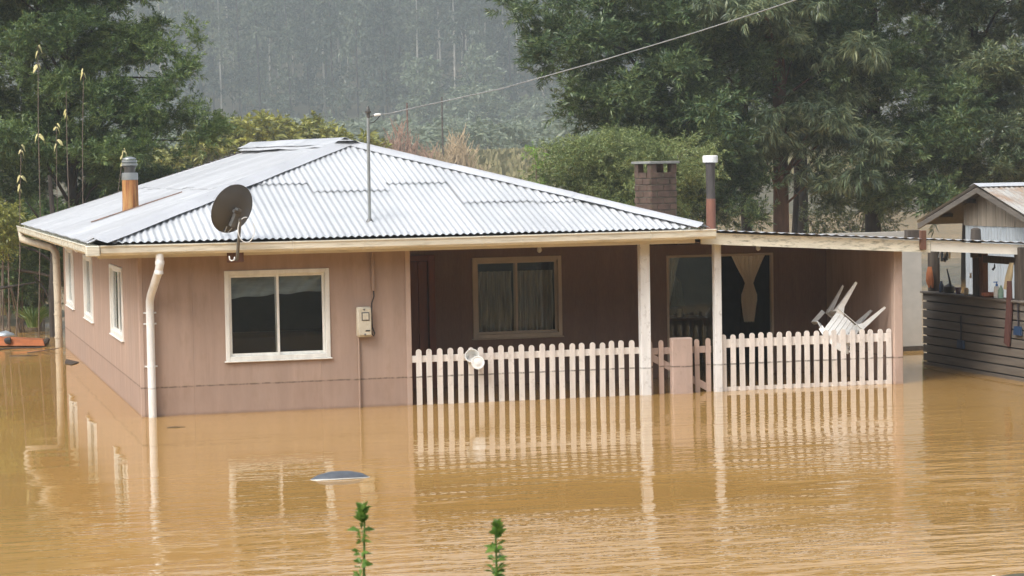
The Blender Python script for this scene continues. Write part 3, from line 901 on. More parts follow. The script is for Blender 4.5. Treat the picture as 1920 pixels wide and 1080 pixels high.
# brick chimney behind the hip, on the flat roof; each brick is a piece
bc = empty('brick_chimney', (0, 0, 0), parent=house)
CM = Matrix.Translation((7.12, 4.05, 0)) @ Matrix.Rotation(R_(14), 4, 'Z')
cw, cd = 0.40, 0.40
mb = MB(); bmm = bmesh.new(); bmesh.ops.create_cube(bmm, size=1.0)
for v in bmm.verts: v.co = Vector((v.co.x * (cw - 0.012), v.co.y * (cd - 0.012), 1.9 + v.co.z * 1.12))
mb.bm(bmm, CM); mb.build('core', M['mortar'], bc)
brick_me = {}
def brick(lx, ly, lz, sx, sy, sz):
    key = (round(sx, 3), round(sy, 3), round(sz, 3))
    if key not in brick_me:
        b = MB(); b.box(-sx / 2, sx / 2, -sy / 2, sy / 2, -sz / 2, sz / 2, 0.004)
        me = bpy.data.meshes.new('brick'); me.from_pydata(b.v, [], b.f); me.materials.append(M['brick_a']); brick_me[key] = me
    o = link('brick', brick_me[key], bc)
    o.matrix_local = CM @ Matrix.Translation((lx, ly, lz)) @ Matrix.Rotation(rnd.uniform(-.02, .02), 4, 'Z')
nb = 0
for c_ in range(13):
    z = 1.42 + c_ * 0.082
    for side in (0, 1):
        off = 0.0 if (c_ + side) % 2 == 0 else 0.095
        e = -cw / 2
        while e < cw / 2 - 0.01:
            l = min(0.19 - (off if e == -cw / 2 else 0), cw / 2 - e)
            if l > 0.03:
                j = rnd.uniform(-.003, .003)
                if side == 0: brick(e + l / 2, -cd / 2 + 0.02 + j, z + 0.036, l - 0.012, 0.05, 0.070)
                elif e + l < cw / 2 + .001: brick(-cw / 2 + 0.02 + j, e + l / 2, z + 0.036, 0.05, l - 0.012, 0.070)
            e += l
for sx in (-1, 1):
    for sy in (-1, 1):
        b = MB(); b.box(-0.045, 0.045, -0.045, 0.045, 0, 0.125, 0.005)
        me = bpy.data.meshes.new('cap_pier'); me.from_pydata(b.v, [], b.f); me.materials.append(M['brick_a'])
        o = link('cap_pier', me, bc); o.matrix_local = CM @ Matrix.Translation((sx * (cw / 2 - .045), sy * (cd / 2 - .045), 2.462))
mb = MB(); mb.box(-cw / 2 - 0.03, cw / 2 + 0.03, -cd / 2 - 0.03, cd / 2 + 0.03, 2.588, 2.622, 0.006)
mb.v = [tuple(CM @ Vector(v)) for v in mb.v]; mb.build('cap_slab', M['concrete'], bc)

# steel flue on the flat roof, white cap
f2 = empty('flue', (0, 0, 0), parent=house)
px, py = 7.86, 4.0
mb = MB(); mb.lathe([(0.063, 1.55), (0.063, 2.12)], Matrix.Translation((px, py, 0)), 16); mb.build('lower_pipe', M['bark_red'] if False else plain('rust_red_pipe', (0.20, 0.085, 0.055), .7, var=.35, scale=(20, 20, 3)), f2, smooth=True)
mb = MB(); mb.lathe([(0.059, 2.12), (0.059, 2.54), (0.066, 2.56), (0.066, 2.585), (0.058, 2.59)], Matrix.Translation((px, py, 0)), 16); mb.build('upper_pipe', plain('sooty_pipe', (0.075, 0.065, 0.06), .6, .2, var=.25, scale=(20, 20, 3)), f2, smooth=True)
mb = MB(); mb.lathe([(0.09, 2.59), (0.1, 2.60), (0.1, 2.675), (0.09, 2.685)], Matrix.Translation((px, py, 0)), 20); mb.build('flue_cap', M['white_plastic'], f2, smooth=True)

# porch posts (timber, part of the house)
for (x0, x1, y0, y1, zt) in ((5.515, 5.628, -0.09, 0.01, 1.73), (6.393, 6.478, -0.075, 0.005, 1.70)):
    mb = MB(); mb.box(x0, x1, y0, y1, -0.7, zt, 0.006); mb.build('porch_post', M['white_post'], house)

# flat roof over the right part of the porch and the passage
ft = empty('flat_roof', (0, 0, 0), parent=house)
def zf(x): return 1.812 - (x - 6.28) * 0.0605
mb = MB()
for (xa, xb, ya, yb) in ((6.16, 8.80, -0.36, 5.4), (8.803, 11.7, -0.34, 1.6)):
    n_ = int((xb - xa) / 0.12)
    V = []
    for i in range(n_ * 4 + 1):
        x = xa + (xb - xa) * i / (n_ * 4)
        h = 0.007 * math.sin(2 * PI * i / 4)
        for y in (ya, yb): V.append((x, y, zf(x) + h + 0.016 - 0.012 * (y - ya)))
    sh = MB(); sh.add(V, [(2 * i, 2 * i + 2, 2 * i + 3, 2 * i + 1) for i in range(n_ * 4)])
    sh.build('roof_sheet', M['cap'], ft, smooth=True, auto=80)
def board(xa, xb, y0, y1, dt, db, mat, name):
    V = [(x, y, zf(x) + d) for x in (xa, xb) for y in (y0, y1) for d in (db, dt)]
    b = MB(); b.add(V, [(0, 1, 3, 2), (4, 6, 7, 5), (0, 4, 5, 1), (2, 3, 7, 6), (0, 2, 6, 4), (1, 5, 7, 3)])
    return b.build(name, mat, ft)
board(6.16, 8.93, -0.30, -0.272, -0.012, -0.142, M['peeling'], 'fascia_board')
board(8.94, 11.7, -0.286, -0.262, -0.012, -0.128, plain('clean_white_board', (0.80, 0.78, 0.70), .6, var=.06, scale=(3, 3, 10), dirt=(.4, .36, .28), dirt_amt=.2), 'fascia_board')
board(6.18, 11.6, -0.255, 1.55, -0.03, -0.045, M['soffit'], 'ceiling_board')
board(6.18, 8.65, 1.551, 5.3, -0.14, -0.155, M['soffit'], 'ceiling_board')
mb = MB(); mb.box(8.79, 8.862, -0.345, -0.302, 1.545, 1.765, 0.005); mb.build('brown_block', M['brown_wood'], ft)
mb = MB(); mb.box(8.70, 8.85, -0.2, -0.1, 1.66, 1.77, 0.005); mb.build('stub_block', M['dark_wood'], ft)

# ------------------------------------------------------------------ fence
pk_me = {}
def picket_mesh(wd, th, h, key, mat):
    if key in pk_me: return pk_me[key]
    prof = [(-wd / 2, 0), (wd / 2, 0)] + [(wd / 2 * math.cos(a), h - wd / 2 + wd / 2 * math.sin(a)) for a in [PI * k / 8 for k in range(9)]]
    b = MB(); b.prism(prof, 0, th, 1)
    me = bpy.data.meshes.new('picket'); me.from_pydata(b.v, [], b.f); me.materials.append(mat)
    bm = bmesh.new(); bm.from_mesh(me); bmesh.ops.recalc_face_normals(bm, faces=bm.faces); bm.to_mesh(me); bm.free()
    pk_me[key] = me
    return me
def pickets(parent, xsl, y, z0, z1, key, mat, wd=0.060):
    o0 = ORG[parent]
    for x in xsl:
        me = picket_mesh(wd, 0.018, z1 - z0, key, mat)
        o = link('picket', me, parent)
        o.location = Vector((x, y, z0 + rnd.uniform(-0.009, 0.009))) - o0
        o.rotation_euler = (0, rnd.uniform(-0.011, 0.011), rnd.uniform(-0.03, 0.03))
fy0 = -0.01
fl1 = empty('picket_fence', (4.2, fy0, -0.45), 'cream pink picket fence left of the gate with a white tub hung on it', 'fence', 'porch fences')
pickets(fl1, [2.99 + i * 0.1157 for i in range(22)], fy0 - 0.02, -0.40, 0.612, 'long', M['picket'])
for (a, b) in ((0.462, 0.536), (-0.2, -0.13)):
    mb = MB(); mb.box(FX + 0.006, 5.512, fy0, fy0 + 0.025, a, b, 0.003); mb.build('rail', M['picket'], fl1)
fl2 = empty('picket_fence', (7.5, fy0, -0.05), 'cream pink picket fence right of the gate below the upturned chair', 'fence', 'porch fences')
pickets(fl2, [6.512 + i * 0.1122 for i in range(19)], fy0 - 0.02, -0.03, 0.645, 'short', M['picket'])
for (a, b) in ((0.49, 0.585), (0.0, 0.045)):
    mb = MB(); mb.box(6.482, 8.57, fy0, fy0 + 0.025, a, b, 0.003); mb.build('rail', M['picket'], fl2)
gt = empty('gate', (6.0, fy0 + .03, -0.4), 'low pink garden gate with diagonal brace between the white posts', 'gate')
pickets(gt, [5.655, 5.785, 6.215, 6.345], fy0 + 0.03, -0.40, 0.60, 'gate', M['gate'], 0.056)
mb = MB(); mb.box(5.632, 6.388, fy0 + 0.05, fy0 + 0.072, 0.44, 0.515, 0.003); mb.build('rail', M['gate'], gt)
mb = MB(); mb.add([(5.65, fy0 + .0495, 0.47), (5.65, fy0 + .0495, 0.385), (6.38, fy0 + .0495, -0.02), (6.38, fy0 + .0495, 0.065), (5.65, fy0 + .07, 0.47), (5.65, fy0 + .07, 0.385), (6.38, fy0 + .07, -0.02), (6.38, fy0 + .07, 0.065)],
                  [(0, 1, 2, 3), (7, 6, 5, 4), (0, 4, 5, 1), (1, 5, 6, 2), (2, 6, 7, 3), (3, 7, 4, 0)]); mb.build('brace', M['gate'], gt)
mb = MB(); mb.box(5.872, 6.116, -0.10, 0.0, -0.5, 0.628, 0.012); tag(mb.build('gate_pillar', M['gate']), 'short square pink pillar standing in the middle of the gate', 'pillar')

# ------------------------------------------------------------------ things on and round the house
def curtain_mesh(x0, x1, y, z0, z1, folds, amp, gather=None):
    n, m_ = folds * 8, 12
    V, F = [], []
    for j in range(m_ + 1):
        t = j / m_
        z = z1 + (z0 - z1) * t
        a, b = x0, x1
        if gather:
            g0, g1 = gather(t); a, b = g0, g1
        for i in range(n + 1):
            s_ = i / n
            V.append((a + (b - a) * s_, y + amp * math.sin(s_ * folds * 2 * PI + 0.6 * math.sin(j * .7)), z + (0.012 * abs(math.sin(s_ * folds * PI)) if j == m_ else 0)))
    for j in range(m_):
        for i in range(n):
            a = j * (n + 1) + i
            F.append((a, a + 1, a + n + 2, a + n + 1))
    mb = MB(); mb.add(V, F)
    return mb
o = curtain_mesh(4.15, 4.60, BK + 0.11, 0.62, 1.34, 6, 0.03).build('lace_curtain', M['lace'], smooth=True, auto=80)
tag(o, 'thin lace cafe curtain behind the left pane of the porch window', 'curtain', 'porch window curtains')
o = curtain_mesh(4.64, 5.11, BK + 0.11, 0.62, 1.34, 7, 0.03).build('lace_curtain', M['lace'], smooth=True, auto=80)
tag(o, 'thin lace cafe curtain behind the right pane of the porch window', 'curtain', 'porch window curtains')
def gat(t):
    c = 7.62 - 0.02 * t
    w_ = [0.235, 0.20, 0.165, 0.13, 0.09, 0.06, 0.085, 0.115, 0.12, 0.11, 0.10, 0.09, 0.08][int(round(t * 12))]
    return (c - w_ + 0.03 * t, c + w_ * 0.9)
o = curtain_mesh(7.4, 7.8, BK + 0.12, 0.62, 1.45, 6, 0.022, gat).build('tied_curtain', M['curtain'], smooth=True, auto=80)
tag(o, 'beige curtain tied in a knot behind the right half of the glass door', 'curtain')
def gat2(t): return (6.53, 6.72 - 0.17 * t)
o = curtain_mesh(6.53, 6.7, BK + 0.12, 0.75, 1.45, 3, 0.018, gat2).build('side_curtain', M['curtain'], smooth=True, auto=80)
tag(o, 'beige curtain pulled aside at the left edge of the glass door', 'curtain')
# dim room behind the glass door
t_ = empty('table', (7.0, 3.3, -0.4), 'dark table in the dim room behind the glass door', 'table')
mb = MB(); mb.box(6.65, 7.45, 3.05, 3.6, 0.60, 0.635, 0.004); mb.build('top', M['brown_wood'], t_)
for x in (6.69, 7.41):
    for y in (3.1, 3.55):
        mb = MB(); mb.box(x - .02, x + .02, y - .02, y + .02, -0.4, 0.6); mb.build('leg', M['brown_wood'], t_)
mb = MB()
for i in range(7):
    a0 = i / 6
    mb.tube([(6.98 + .05 * math.sin(i), 3.2 + .02 * i, 1.30), (6.95 + 0.03 * i, 3.2, 1.08), (6.90 + 0.045 * i, 3.2, 0.78)], [0.012, 0.022, 0.03], 6)
tag(mb.build('hung_cloth', M['tan_cloth']), 'pale cloth hanging over the table inside the glass door', 'cloth')
mb = MB(); mb.lathe([(0.03, 0.637), (0.035, 0.65), (0.036, 0.74), (0.033, 0.74)], Matrix.Translation((7.13, 3.2, 0)), 14); tag(mb.build('mug', M['cream_plastic'], smooth=True), 'small cream mug on the table behind the glass door', 'mug')

# front room seen through the big window: gathered grey valance, dark sofa
def gat3(t): return (0.93, 1.99)
M['valance'] = plain('grey_blue_drape', (0.34, 0.38, 0.39), 0.9, var=0.25, scale=(2, 2, 12), bstr=0)
V, F = [], []
for j_ in range(9):
    for i_ in range(41):
        x = 0.90 + 1.12 * i_ / 40
        t_2 = j_ / 8
        sagz = 0.10 - 0.07 * i_ / 40 + 0.008 * math.sin(i_ * .55)
        V.append((x, 0.13 + 0.02 * math.sin(i_ * .9 + j_) + .03 * t_2, 1.50 - t_2 * (0.20 + sagz * 0.9)))
F = [(a * 41 + b, a * 41 + b + 1, (a + 1) * 41 + b + 1, (a + 1) * 41 + b) for a in range(8) for b in range(40)]
mb = MB(); mb.add(V, F)
tag(mb.build('valance', M['valance'], smooth=True, auto=80), 'grey gathered drape across the top inside the front window', 'curtain')
sf = empty('sofa', (1.5, 0.9, -0.4), 'dark sofa standing inside behind the front window', 'sofa')
mb = MB(); mb.box(0.85, 2.3, 0.75, 0.95, 0.0, 0.80, 0.06); mb.build('backrest', M['dark_item'], sf, smooth=True)
mb = MB(); mb.box(0.85, 2.3, 0.96, 1.5, 0.0, 0.42, 0.05); mb.build('seat', M['dark_item'], sf, smooth=True)
for x in (0.72, 2.31):
    mb = MB(); mb.box(x, x + 0.13, 0.75, 1.5, -0.3, 0.6, 0.04); mb.build('arm', M['dark_item'], sf, smooth=True)

# lamp holders under the eaves
for (x, y, z, lab) in ((4.72, 1.2, 1.70, 'bare white bulb hanging over the porch window'), (7.38, 1.1, 1.655, 'bare white bulb hanging over the glass door')):
    lb = empty('hanging_bulb', (x, y, z - 0.13), lab, 'bulb', 'porch bulbs')
    mb = MB(); mb.lathe([(0.012, z), (0.02, z - 0.03), (0.018, z - 0.05)][::-1], Matrix.Translation((x, y, 0)), 12); mb.tube([(x, y, z), (x, y, z + .06)], .006, 6); mb.build('holder', M['cream_plastic'], lb, smooth=True)
    mb = MB(); mb.lathe([(0.008, z - 0.125), (0.024, z - 0.112), (0.029, z - 0.092), (0.024, z - 0.072), (0.014, z - 0.052)], Matrix.Translation((x, y, 0)), 14); mb.build('bulb', M['white_plastic'], lb, smooth=True)

# electricity meter and conduits
mt = empty('electric_meter', (2.38, -0.05, 0.75), 'cream electricity meter box with small glass window on the front wall', 'meter box')
mb = MB(); mb.box(2.305, 2.463, -0.085, -0.003, 0.765, 1.09, 0.014); mb.build('box', M['cream_plastic'], mt, smooth=True)
mb = MB(); mb.box(2.318, 2.455, -0.098, -0.086, 0.785, 1.078, 0.006); mb.build('cover', M['cream_plastic'], mt)
mb = MB(); mb.box(2.35, 2.435, -0.107, -0.099, 0.945, 1.035, 0.004); mb.build('window_rim', M['steel'], mt)
mb = MB(); mb.box(2.361, 2.424, -0.110, -0.1075, 0.956, 1.024); mb.build('window_pane', M['cream_plastic'], mt)
mb = MB(); mb.box(2.39, 2.44, -0.104, -0.099, 0.828, 0.842, 0.002); mb.build('slot', M['black'], mt)
mb = MB(); mb.prism([(2.365, 1.072), (2.395, 1.072), (2.38, 1.05)], -0.103, -0.0985, 1); mb.build('lock_tab', M['steel'], mt)
mb = MB(); mb.lathe([(0.010, 0), (0.010, 0.006)], Matrix.Translation((2.385, -0.099, 0.795)) @ Matrix.Rotation(R_(90), 4, 'X'), 10); mb.build('screw', M['steel'], mt)
mb = MB(); mb.tube([(2.498, -0.026, 1.75), (2.50, -0.026, 1.26)], 0.019, 10); tag(mb.build('conduit_pipe', M['wall'], smooth=True), 'pink painted conduit running from the eave down towards the meter', 'conduit')
mb = MB(); mb.tube([(2.50, -0.026, 1.27), (2.505, -0.03, 1.2), (2.48, -0.03, 1.13), (2.472, -0.04, 1.0), (2.476, -0.05, 0.87), (2.50, -0.05, 0.80), (2.49, -0.05, 0.77), (2.468, -0.05, 0.80), (2.466, -0.05, 0.86)], 0.007, 6); tag(mb.build('meter_cable', M['black'], smooth=True), 'dark cable looping from the conduit to the side of the meter', 'cable')
mb = MB(); mb.tube([(2.33, -0.018, 0.77), (2.33, -0.018, -0.4)], 0.012, 8); tag(mb.build('earth_conduit', M['wall'], smooth=True), 'thin pink conduit running from the meter down into the water', 'conduit')

# service mast on the roof, insulator, wire
ms = empty('service_mast', (2.485, 0.02, 1.98), 'grey steel service mast standing on the front roof slope', 'mast')
mb = MB(); mb.tube([(2.485, 0.02, 1.98), (2.487, 0.02, 2.6), (2.492, 0.02, 3.17)], [0.019, 0.018, 0.017], 10); mb.build('pole', M['galv'], ms, smooth=True)
mb = MB(); mb.lathe([(0.05, 1.985), (0.045, 2.0), (0.022, 2.04)], Matrix.Translation((2.485, 0.02, 0)), 12); mb.build('boot', M['steel'], ms, smooth=True)
mb = MB(); mb.lathe([(0.018, 3.12), (0.02, 3.17), (0.032, 3.175), (0.034, 3.195), (0.02, 3.2), (0.016, 3.235), (0.006, 3.25)], Matrix.Translation((2.493, 0.02, 0)), 12); mb.build('weather_head', M['dish'], ms, smooth=True)
mb = MB(); mb.tube([(2.493, 0.02, 3.135), (2.53, 0.01, 3.14), (2.56, 0.0, 3.15)], 0.008, 6); mb.build('bracket', M['steel'], ms)
mb = MB(); mb.tube([(2.555, 0.0, 3.15), (2.575, -0.005, 3.153), (2.60, -0.01, 3.156), (2.625, -0.015, 3.158)], [0.012, 0.017, 0.016, 0.010], 10); mb.build('insulator', M['white_plastic'], ms, smooth=True)
mb = MB(); mb.tube([(2.625, -0.015, 3.158), (2.59, 0.0, 3.11), (2.55, 0.01, 3.075), (2.50, 0.02, 3.065)], 0.005, 5); mb.build('drip_loop', M['black'], ms)
WPTS = [(2.622, -0.012, 3.158), (2.70, -0.03, 3.165), (3.802, -0.7, 3.401), (4.747, -1.4, 3.671), (5.464, -2.1, 3.897), (6.004, -2.8, 4.09), (6.167, -3.1, 4.157), (6.485, -3.8, 4.282), (6.916, -5.2, 4.492)]
mb = MB(); mb.tube(WPTS, 0.0058, 6); tag(mb.build('overhead_wire', M['cable'], smooth=True), 'grey overhead wire rising from the roof mast to the upper right', 'wire')

# satellite dish, seen from behind
dsx, dsy, dsz = 0.905, -0.62, 2.185
sdh = empty('satellite_dish', (0.965, -0.52, 1.64), 'dark grey satellite dish on a bent arm at the front eave', 'satellite dish')
n_dir = Vector((-0.34, 0.80, 0.30)).normalized()           # the bowl looks away over the roof
xax = Vector((0.9, 0.36, 0.08)); xax = (xax - n_dir * xax.dot(n_dir)).normalized()
yax = n_dir.cross(xax)
if yax.z < 0: yax = -yax
# major axis leans to the right
ca, sa = math.cos(R_(-20)), math.sin(R_(-20))
xa2 = xax * ca + yax * sa; ya2 = -xax * sa + yax * ca
V, F = [], []
nr, na = 8, 36
def dp_(r, a, off):
    return Vector((dsx, dsy, dsz)) + xa2 * (0.235 * r * math.cos(a)) + ya2 * (0.262 * r * math.sin(a)) + n_dir * (0.05 * (r * r - 1) + off)
for side, off in ((0, 0.0), (1, 0.006)):
    for i in range(nr + 1):
        for j in range(na):
            V.append(dp_(max(i / nr, 0.001), 2 * PI * j / na, off))
K = (nr + 1) * na
for i in range(nr):
    for j in range(na):
        a, b = i * na + j, i * na + (j + 1) % na
        F.append((a, b, b + na, a + na)); F.append((K + a, K + a + na, K + b + na, K + b))
for j in range(na):
    a, b = nr * na + j, nr * na + (j + 1) % na
    F.append((a, b, K + b, K + a))
mb = MB(); mb.add(V, F); mb.build('reflector', M['dish'], sdh, smooth=True, auto=50)
mb = MB(); mb.tube([tuple(dp_(1.0, 2 * PI * j / 36, 0.003)) for j in range(37)], 0.006, 6, False); mb.build('rim', M['dish'], sdh, smooth=True)
bk = dp_(0.0, 0, -0.0)
mb = MB(); mb.tube([(0.955, -0.455, 1.655), (0.955, -0.53, 1.66), (0.958, -0.575, 1.70), (0.975, -0.70, 2.08)], [0.017, 0.017, 0.017, 0.017], 10); mb.build('mast_arm', M['steel'], sdh, smooth=True)
bm_ = bmesh.new(); bmesh.ops.create_cube(bm_, size=1.0)
mm = Matrix.Translation(bk - n_dir * 0.025 - yax * 0.07) @ Matrix((xa2, ya2, n_dir)).transposed().to_4x4() @ Matrix.Diagonal((0.05, 0.20, 0.05, 1))
mb = MB(); mb.bm(bm_, mm); mb.build('back_bracket', M['steel'], sdh)
bm_ = bmesh.new(); bmesh.ops.create_cube(bm_, size=1.0)
mm = Matrix.Translation(bk - n_dir * 0.05 + yax * 0.0) @ Matrix((xa2, ya2, n_dir)).transposed().to_4x4() @ Matrix.Diagonal((0.085, 0.035, 0.04, 1))
mb = MB(); mb.bm(bm_, mm); mb.build('clamp', M['dish'], sdh)
low = bk - ya2 * 0.24
for k in (-1, 1):
    mb = MB(); mb.tube([low + xa2 * (0.02 * k) - n_dir * 0.012, low + xa2 * (0.035 * k) - n_dir * 0.03 + ya2 * 0.06], 0.006, 6); mb.build('arm_bolt', M['galv'], sdh)
arm_end = bk - ya2 * 0.16 + n_dir * 0.2 - xa2 * 0.1
mb = MB(); mb.tube([low, low + n_dir * 0.1, arm_end], 0.01, 8); mb.build('feed_arm', M['dish'], sdh)
le = Vector((0.775, -0.42, 2.085))
mb = MB(); mb.tube([arm_end, le], 0.009, 6); mb.build('feed_arm', M['dish'], sdh)
mb = MB(); mb.lathe([(0.026, -0.06), (0.03, -0.05), (0.03, 0.05), (0.022, 0.06)], Matrix.Translation(le), 14); mb.build('receiver_head', M['blue'], sdh, smooth=True)
mb = MB()
cp = []
for i in range(25):
    a = i / 24 * 2 * PI * 0.86 + 0.5 * PI * 0.9
    cp.append((1.035 + 0.085 * math.cos(a) * 1.0, -0.70, 1.965 + 0.13 * math.sin(a)))
mb.tube(cp, 0.0055, 6, True); mb.build('cable_loop', M['white_cable'], sdh, smooth=True)
mb = MB(); mb.tube([(0.885, -0.475, 1.69), (0.888, -0.49, 1.655), (0.905, -0.50, 1.642), (0.93, -0.50, 1.648), (0.94, -0.49, 1.68)], 0.0075, 6); mb.build('cable_bend', M['white_cable'], sdh, smooth=True)
mb = MB(); mb.box(0.875, 1.05, EA + 0.04, EA + 0.053, 1.62, 1.735, 0.004); mb.build('mount_block', M['brown_wood'], sdh)

# white tub hanging on the pickets
tb = empty('white_tub', (3.60, -0.06, 0.39), 'white plastic tub with its lid hanging open on the picket fence', 'tub')
TM = Matrix.Translation((3.575, -0.075, 0.495)) @ Matrix.Rotation(R_(62), 4, 'X') @ Matrix.Rotation(R_(-14), 4, 'Y')
mb = MB(); mb.lathe([(0.060, -0.05), (0.072, 0.05), (0.078, 0.052), (0.080, 0.066), (0.074, 0.068), (0.066, 0.05), (0.056, -0.042)], TM, 24, True, True); mb.build('body', M['white_plastic'], tb, smooth=True)
LM = Matrix.Translation((3.612, -0.165, 0.448)) @ Matrix.Rotation(R_(80), 4, 'X') @ Matrix.Rotation(R_(-8), 4, 'Y')
mb = MB(); mb.lathe([(0.066, 0.0), (0.074, 0.004), (0.074, 0.014), (0.062, 0.016), (0.058, 0.010), (0.035, 0.010), (0.03, 0.014), (0.006, 0.014)], LM, 24); mb.build('lid', M['white_plastic'], tb, smooth=True)

# upturned white plastic armchair
def chair_parts(parent, X):
    """stacking armchair in its own coordinates (front = -y, seat at 0.42), placed by matrix X"""
    def pl(mb, name, smooth=True):
        mb.v = [tuple(X @ Vector(v)) for v in mb.v]
        return mb.build(name, M['white_plastic'], parent, smooth=smooth, auto=35)
    # seat: dished panel with a rolled front edge
    V, F = [], []
    n = 12
    for i in range(n + 1):
        for j in range(n + 1):
            x = -0.215 + 0.43 * i / n
            y = -0.22 + 0.44 * j / n
            xx = x * (1.0 - 0.10 * j / n)
            z = 0.42 - 0.018 * math.cos(x / 0.215 * PI / 2) * math.sin(j / n * PI) - (0.05 * max(0, (1 - j / n * 5)) ** 2) - 0.03 * j / n
            V.append((xx, y, z))
    K = len(V)
    V += [(a, b, c - 0.006) for a, b, c in V]
    for i in range(n):
        for j in range(n):
            a = i * (n + 1) + j
            F.append((a, a + n + 1, a + n + 2, a + 1)); F.append((K + a, K + a + 1, K + a + n + 2, K + a + n + 1))
    for i in range(n):
        for (a, b) in ((i * (n + 1), (i + 1) * (n + 1)), (i * (n + 1) + n, (i + 1) * (n + 1) + n), (i, i + 1), (n * (n + 1) + i, n * (n + 1) + i + 1)):
            F.append((a, b, K + b, K + a))
    mb = MB(); mb.add(V, F); pl(mb, 'seat')
    # backrest: curved, seven slats between rails
    def bp(u, t):
        x = 0.20 * u * (1 + 0.10 * t)
        return Vector((x, 0.20 + 0.12 * t - 0.055 * u * u, 0.40 + 0.40 * t))
    for k in range(7):
        u = -0.78 + k * 0.26
        V = []
        for t in (0.02, 0.35, 0.65, 0.9):
            for du in (-0.118, 0.118):
                for dy in (0, 0.008): V.append(bp(u + du, t) + Vector((0, dy, 0)))
        F = []
        for i in range(3):
            a = i * 4
            F += [(a, a + 2, a + 6, a + 4), (a + 1, a + 5, a + 7, a + 3), (a, a + 4, a + 5, a + 1), (a + 2, a + 3, a + 7, a + 6)]
        F += [(0, 1, 3, 2), (12, 14, 15, 13)]
        mb = MB(); mb.add(V, F); pl(mb, 'back_slat')
    mb = MB()
    prof = []
    for i in range(13):
        u = -1.1 + 2.2 * i / 12
        t = 0.98 - 0.14 * u * u
        prof.append(bp(u, t))
    V = []
    for p in prof: V += [p + Vector((0, 0, 0.03)), p + Vector((0, 0.014, 0.03)), p + Vector((0, 0.014, -0.035)), p + Vector((0, 0, -0.035))]
    F = [(i * 4 + j, i * 4 + (j + 1) % 4, (i + 1) * 4 + (j + 1) % 4, (i + 1) * 4 + j) for i in range(12) for j in range(4)] + [(3, 2, 1, 0), (48, 49, 50, 51)]
    mb.add(V, F); pl(mb, 'top_rail')
    # arms
    for s_ in (-1, 1):
        mb = MB()
        path = [Vector((s_ * 0.225, 0.255, 0.72)), Vector((s_ * 0.262, 0.14, 0.665)), Vector((s_ * 0.268, 0.0, 0.65)), Vector((s_ * 0.262, -0.14, 0.645)), Vector((s_ * 0.248, -0.20, 0.60)), Vector((s_ * 0.235, -0.215, 0.42))]
        V = []
        for i, p in enumerate(path):
            wv_ = Vector((0.026, 0, 0))
            tv = Vector((0, 0, 0.007)) if i < 4 else Vector((0, 0.012, 0))
            V += [p - wv_ - tv, p + wv_ - tv, p + wv_ + tv, p - wv_ + tv]
        F = [(i * 4 + j, i * 4 + (j + 1) % 4, (i + 1) * 4 + (j + 1) % 4, (i + 1) * 4 + j) for i in range(5) for j in range(4)] + [(3, 2, 1, 0), (20, 21, 22, 23)]
        mb.add(V, F); pl(mb, 'armrest')
    # legs: tapered angle section, splayed
    for sx in (-1, 1):
        for sy, y0, y1 in ((-1, -0.20, -0.235), (1, 0.185, 0.265)):
            top = Vector((sx * 0.205, y0, 0.425)); bot = Vector((sx * 0.25, y1, 0.0))
            V = []
            for t in (0.0, 0.25, 0.6, 1.0):
                c = top.lerp(bot, t); w_ = 0.075 * (1 - t) + 0.028 * t + (0.05 if t == 0 else 0)
                V += [c, c + Vector((-sx * w_, 0, 0)), c + Vector((-sx * w_, -sy * 0.008, 0)), c + Vector((-sx * 0.008, -sy * 0.008, 0)), c + Vector((-sx * 0.008, -sy * w_, 0)), c + Vector((0, -sy * w_, 0))]
            F = [(i * 6 + j, i * 6 + (j + 1) % 6, (i + 1) * 6 + (j + 1) % 6, (i + 1) * 6 + j) for i in range(3) for j in range(6)] + [(5, 4, 3, 2, 1, 0), (18, 19, 20, 21, 22, 23)]
            mb = MB(); mb.add(V, F); pl(mb, 'leg', False)
ch = empty('plastic_chair', (8.05, 0.15, 0.3), 'white plastic armchair upturned with its legs in the air behind the right fence', 'chair')
zc = Vector((-0.66, -0.05, -0.72)).normalized()            # the chair's own up, after it was flung over
yc = Vector((-0.05, -1.0, 0.15)); yc = (yc - zc * yc.dot(zc)).normalized()
xc = yc.cross(zc)
Rm = Matrix((xc, yc, zc)).transposed().to_4x4()
CHX = Matrix.Translation((8.12, 0.30, 0.72)) @ Rm @ Matrix.Scale(0.94, 4) @ Matrix.Translation((0, 0, -0.40))
chair_parts(ch, CHX)

# half-sunken basin in the foreground water
bs = empty('sunken_basin', (1.03, -5.64, -0.1), 'curved dark grey rim of a half sunken tub in the foreground water', 'tub')
V, F = [], []
for j_ in range(7):                     # shallow dome, its lower half under water
    ph = PI * (0.5 - j_ / 6 * 0.75)
    for i in range(28):
        a = 2 * PI * i / 28
        V.append((1.02 + 0.265 * math.cos(ph) * math.cos(a), -5.63 + 0.13 * math.cos(ph) * math.sin(a), -0.035 + 0.095 * math.sin(ph)))
F = [(j_ * 28 + i, j_ * 28 + (i + 1) % 28, (j_ + 1) * 28 + (i + 1) % 28, (j_ + 1) * 28 + i) for j_ in range(6) for i in range(28)]
mb = MB(); mb.add(V, F); mb.build('shell', M['basin'], bs, smooth=True, auto=80)
mb = MB(); mb.tube([(1.02 + 0.25 * math.cos(a) , -5.63 - 0.118 * abs(math.sin(a)) ** .8, -0.006 + 0.012 * math.sin(a)) for a in [PI * k / 18 for k in range(19)]], 0.007, 6); mb.build('rim', M['basin_rim'], bs, smooth=True)

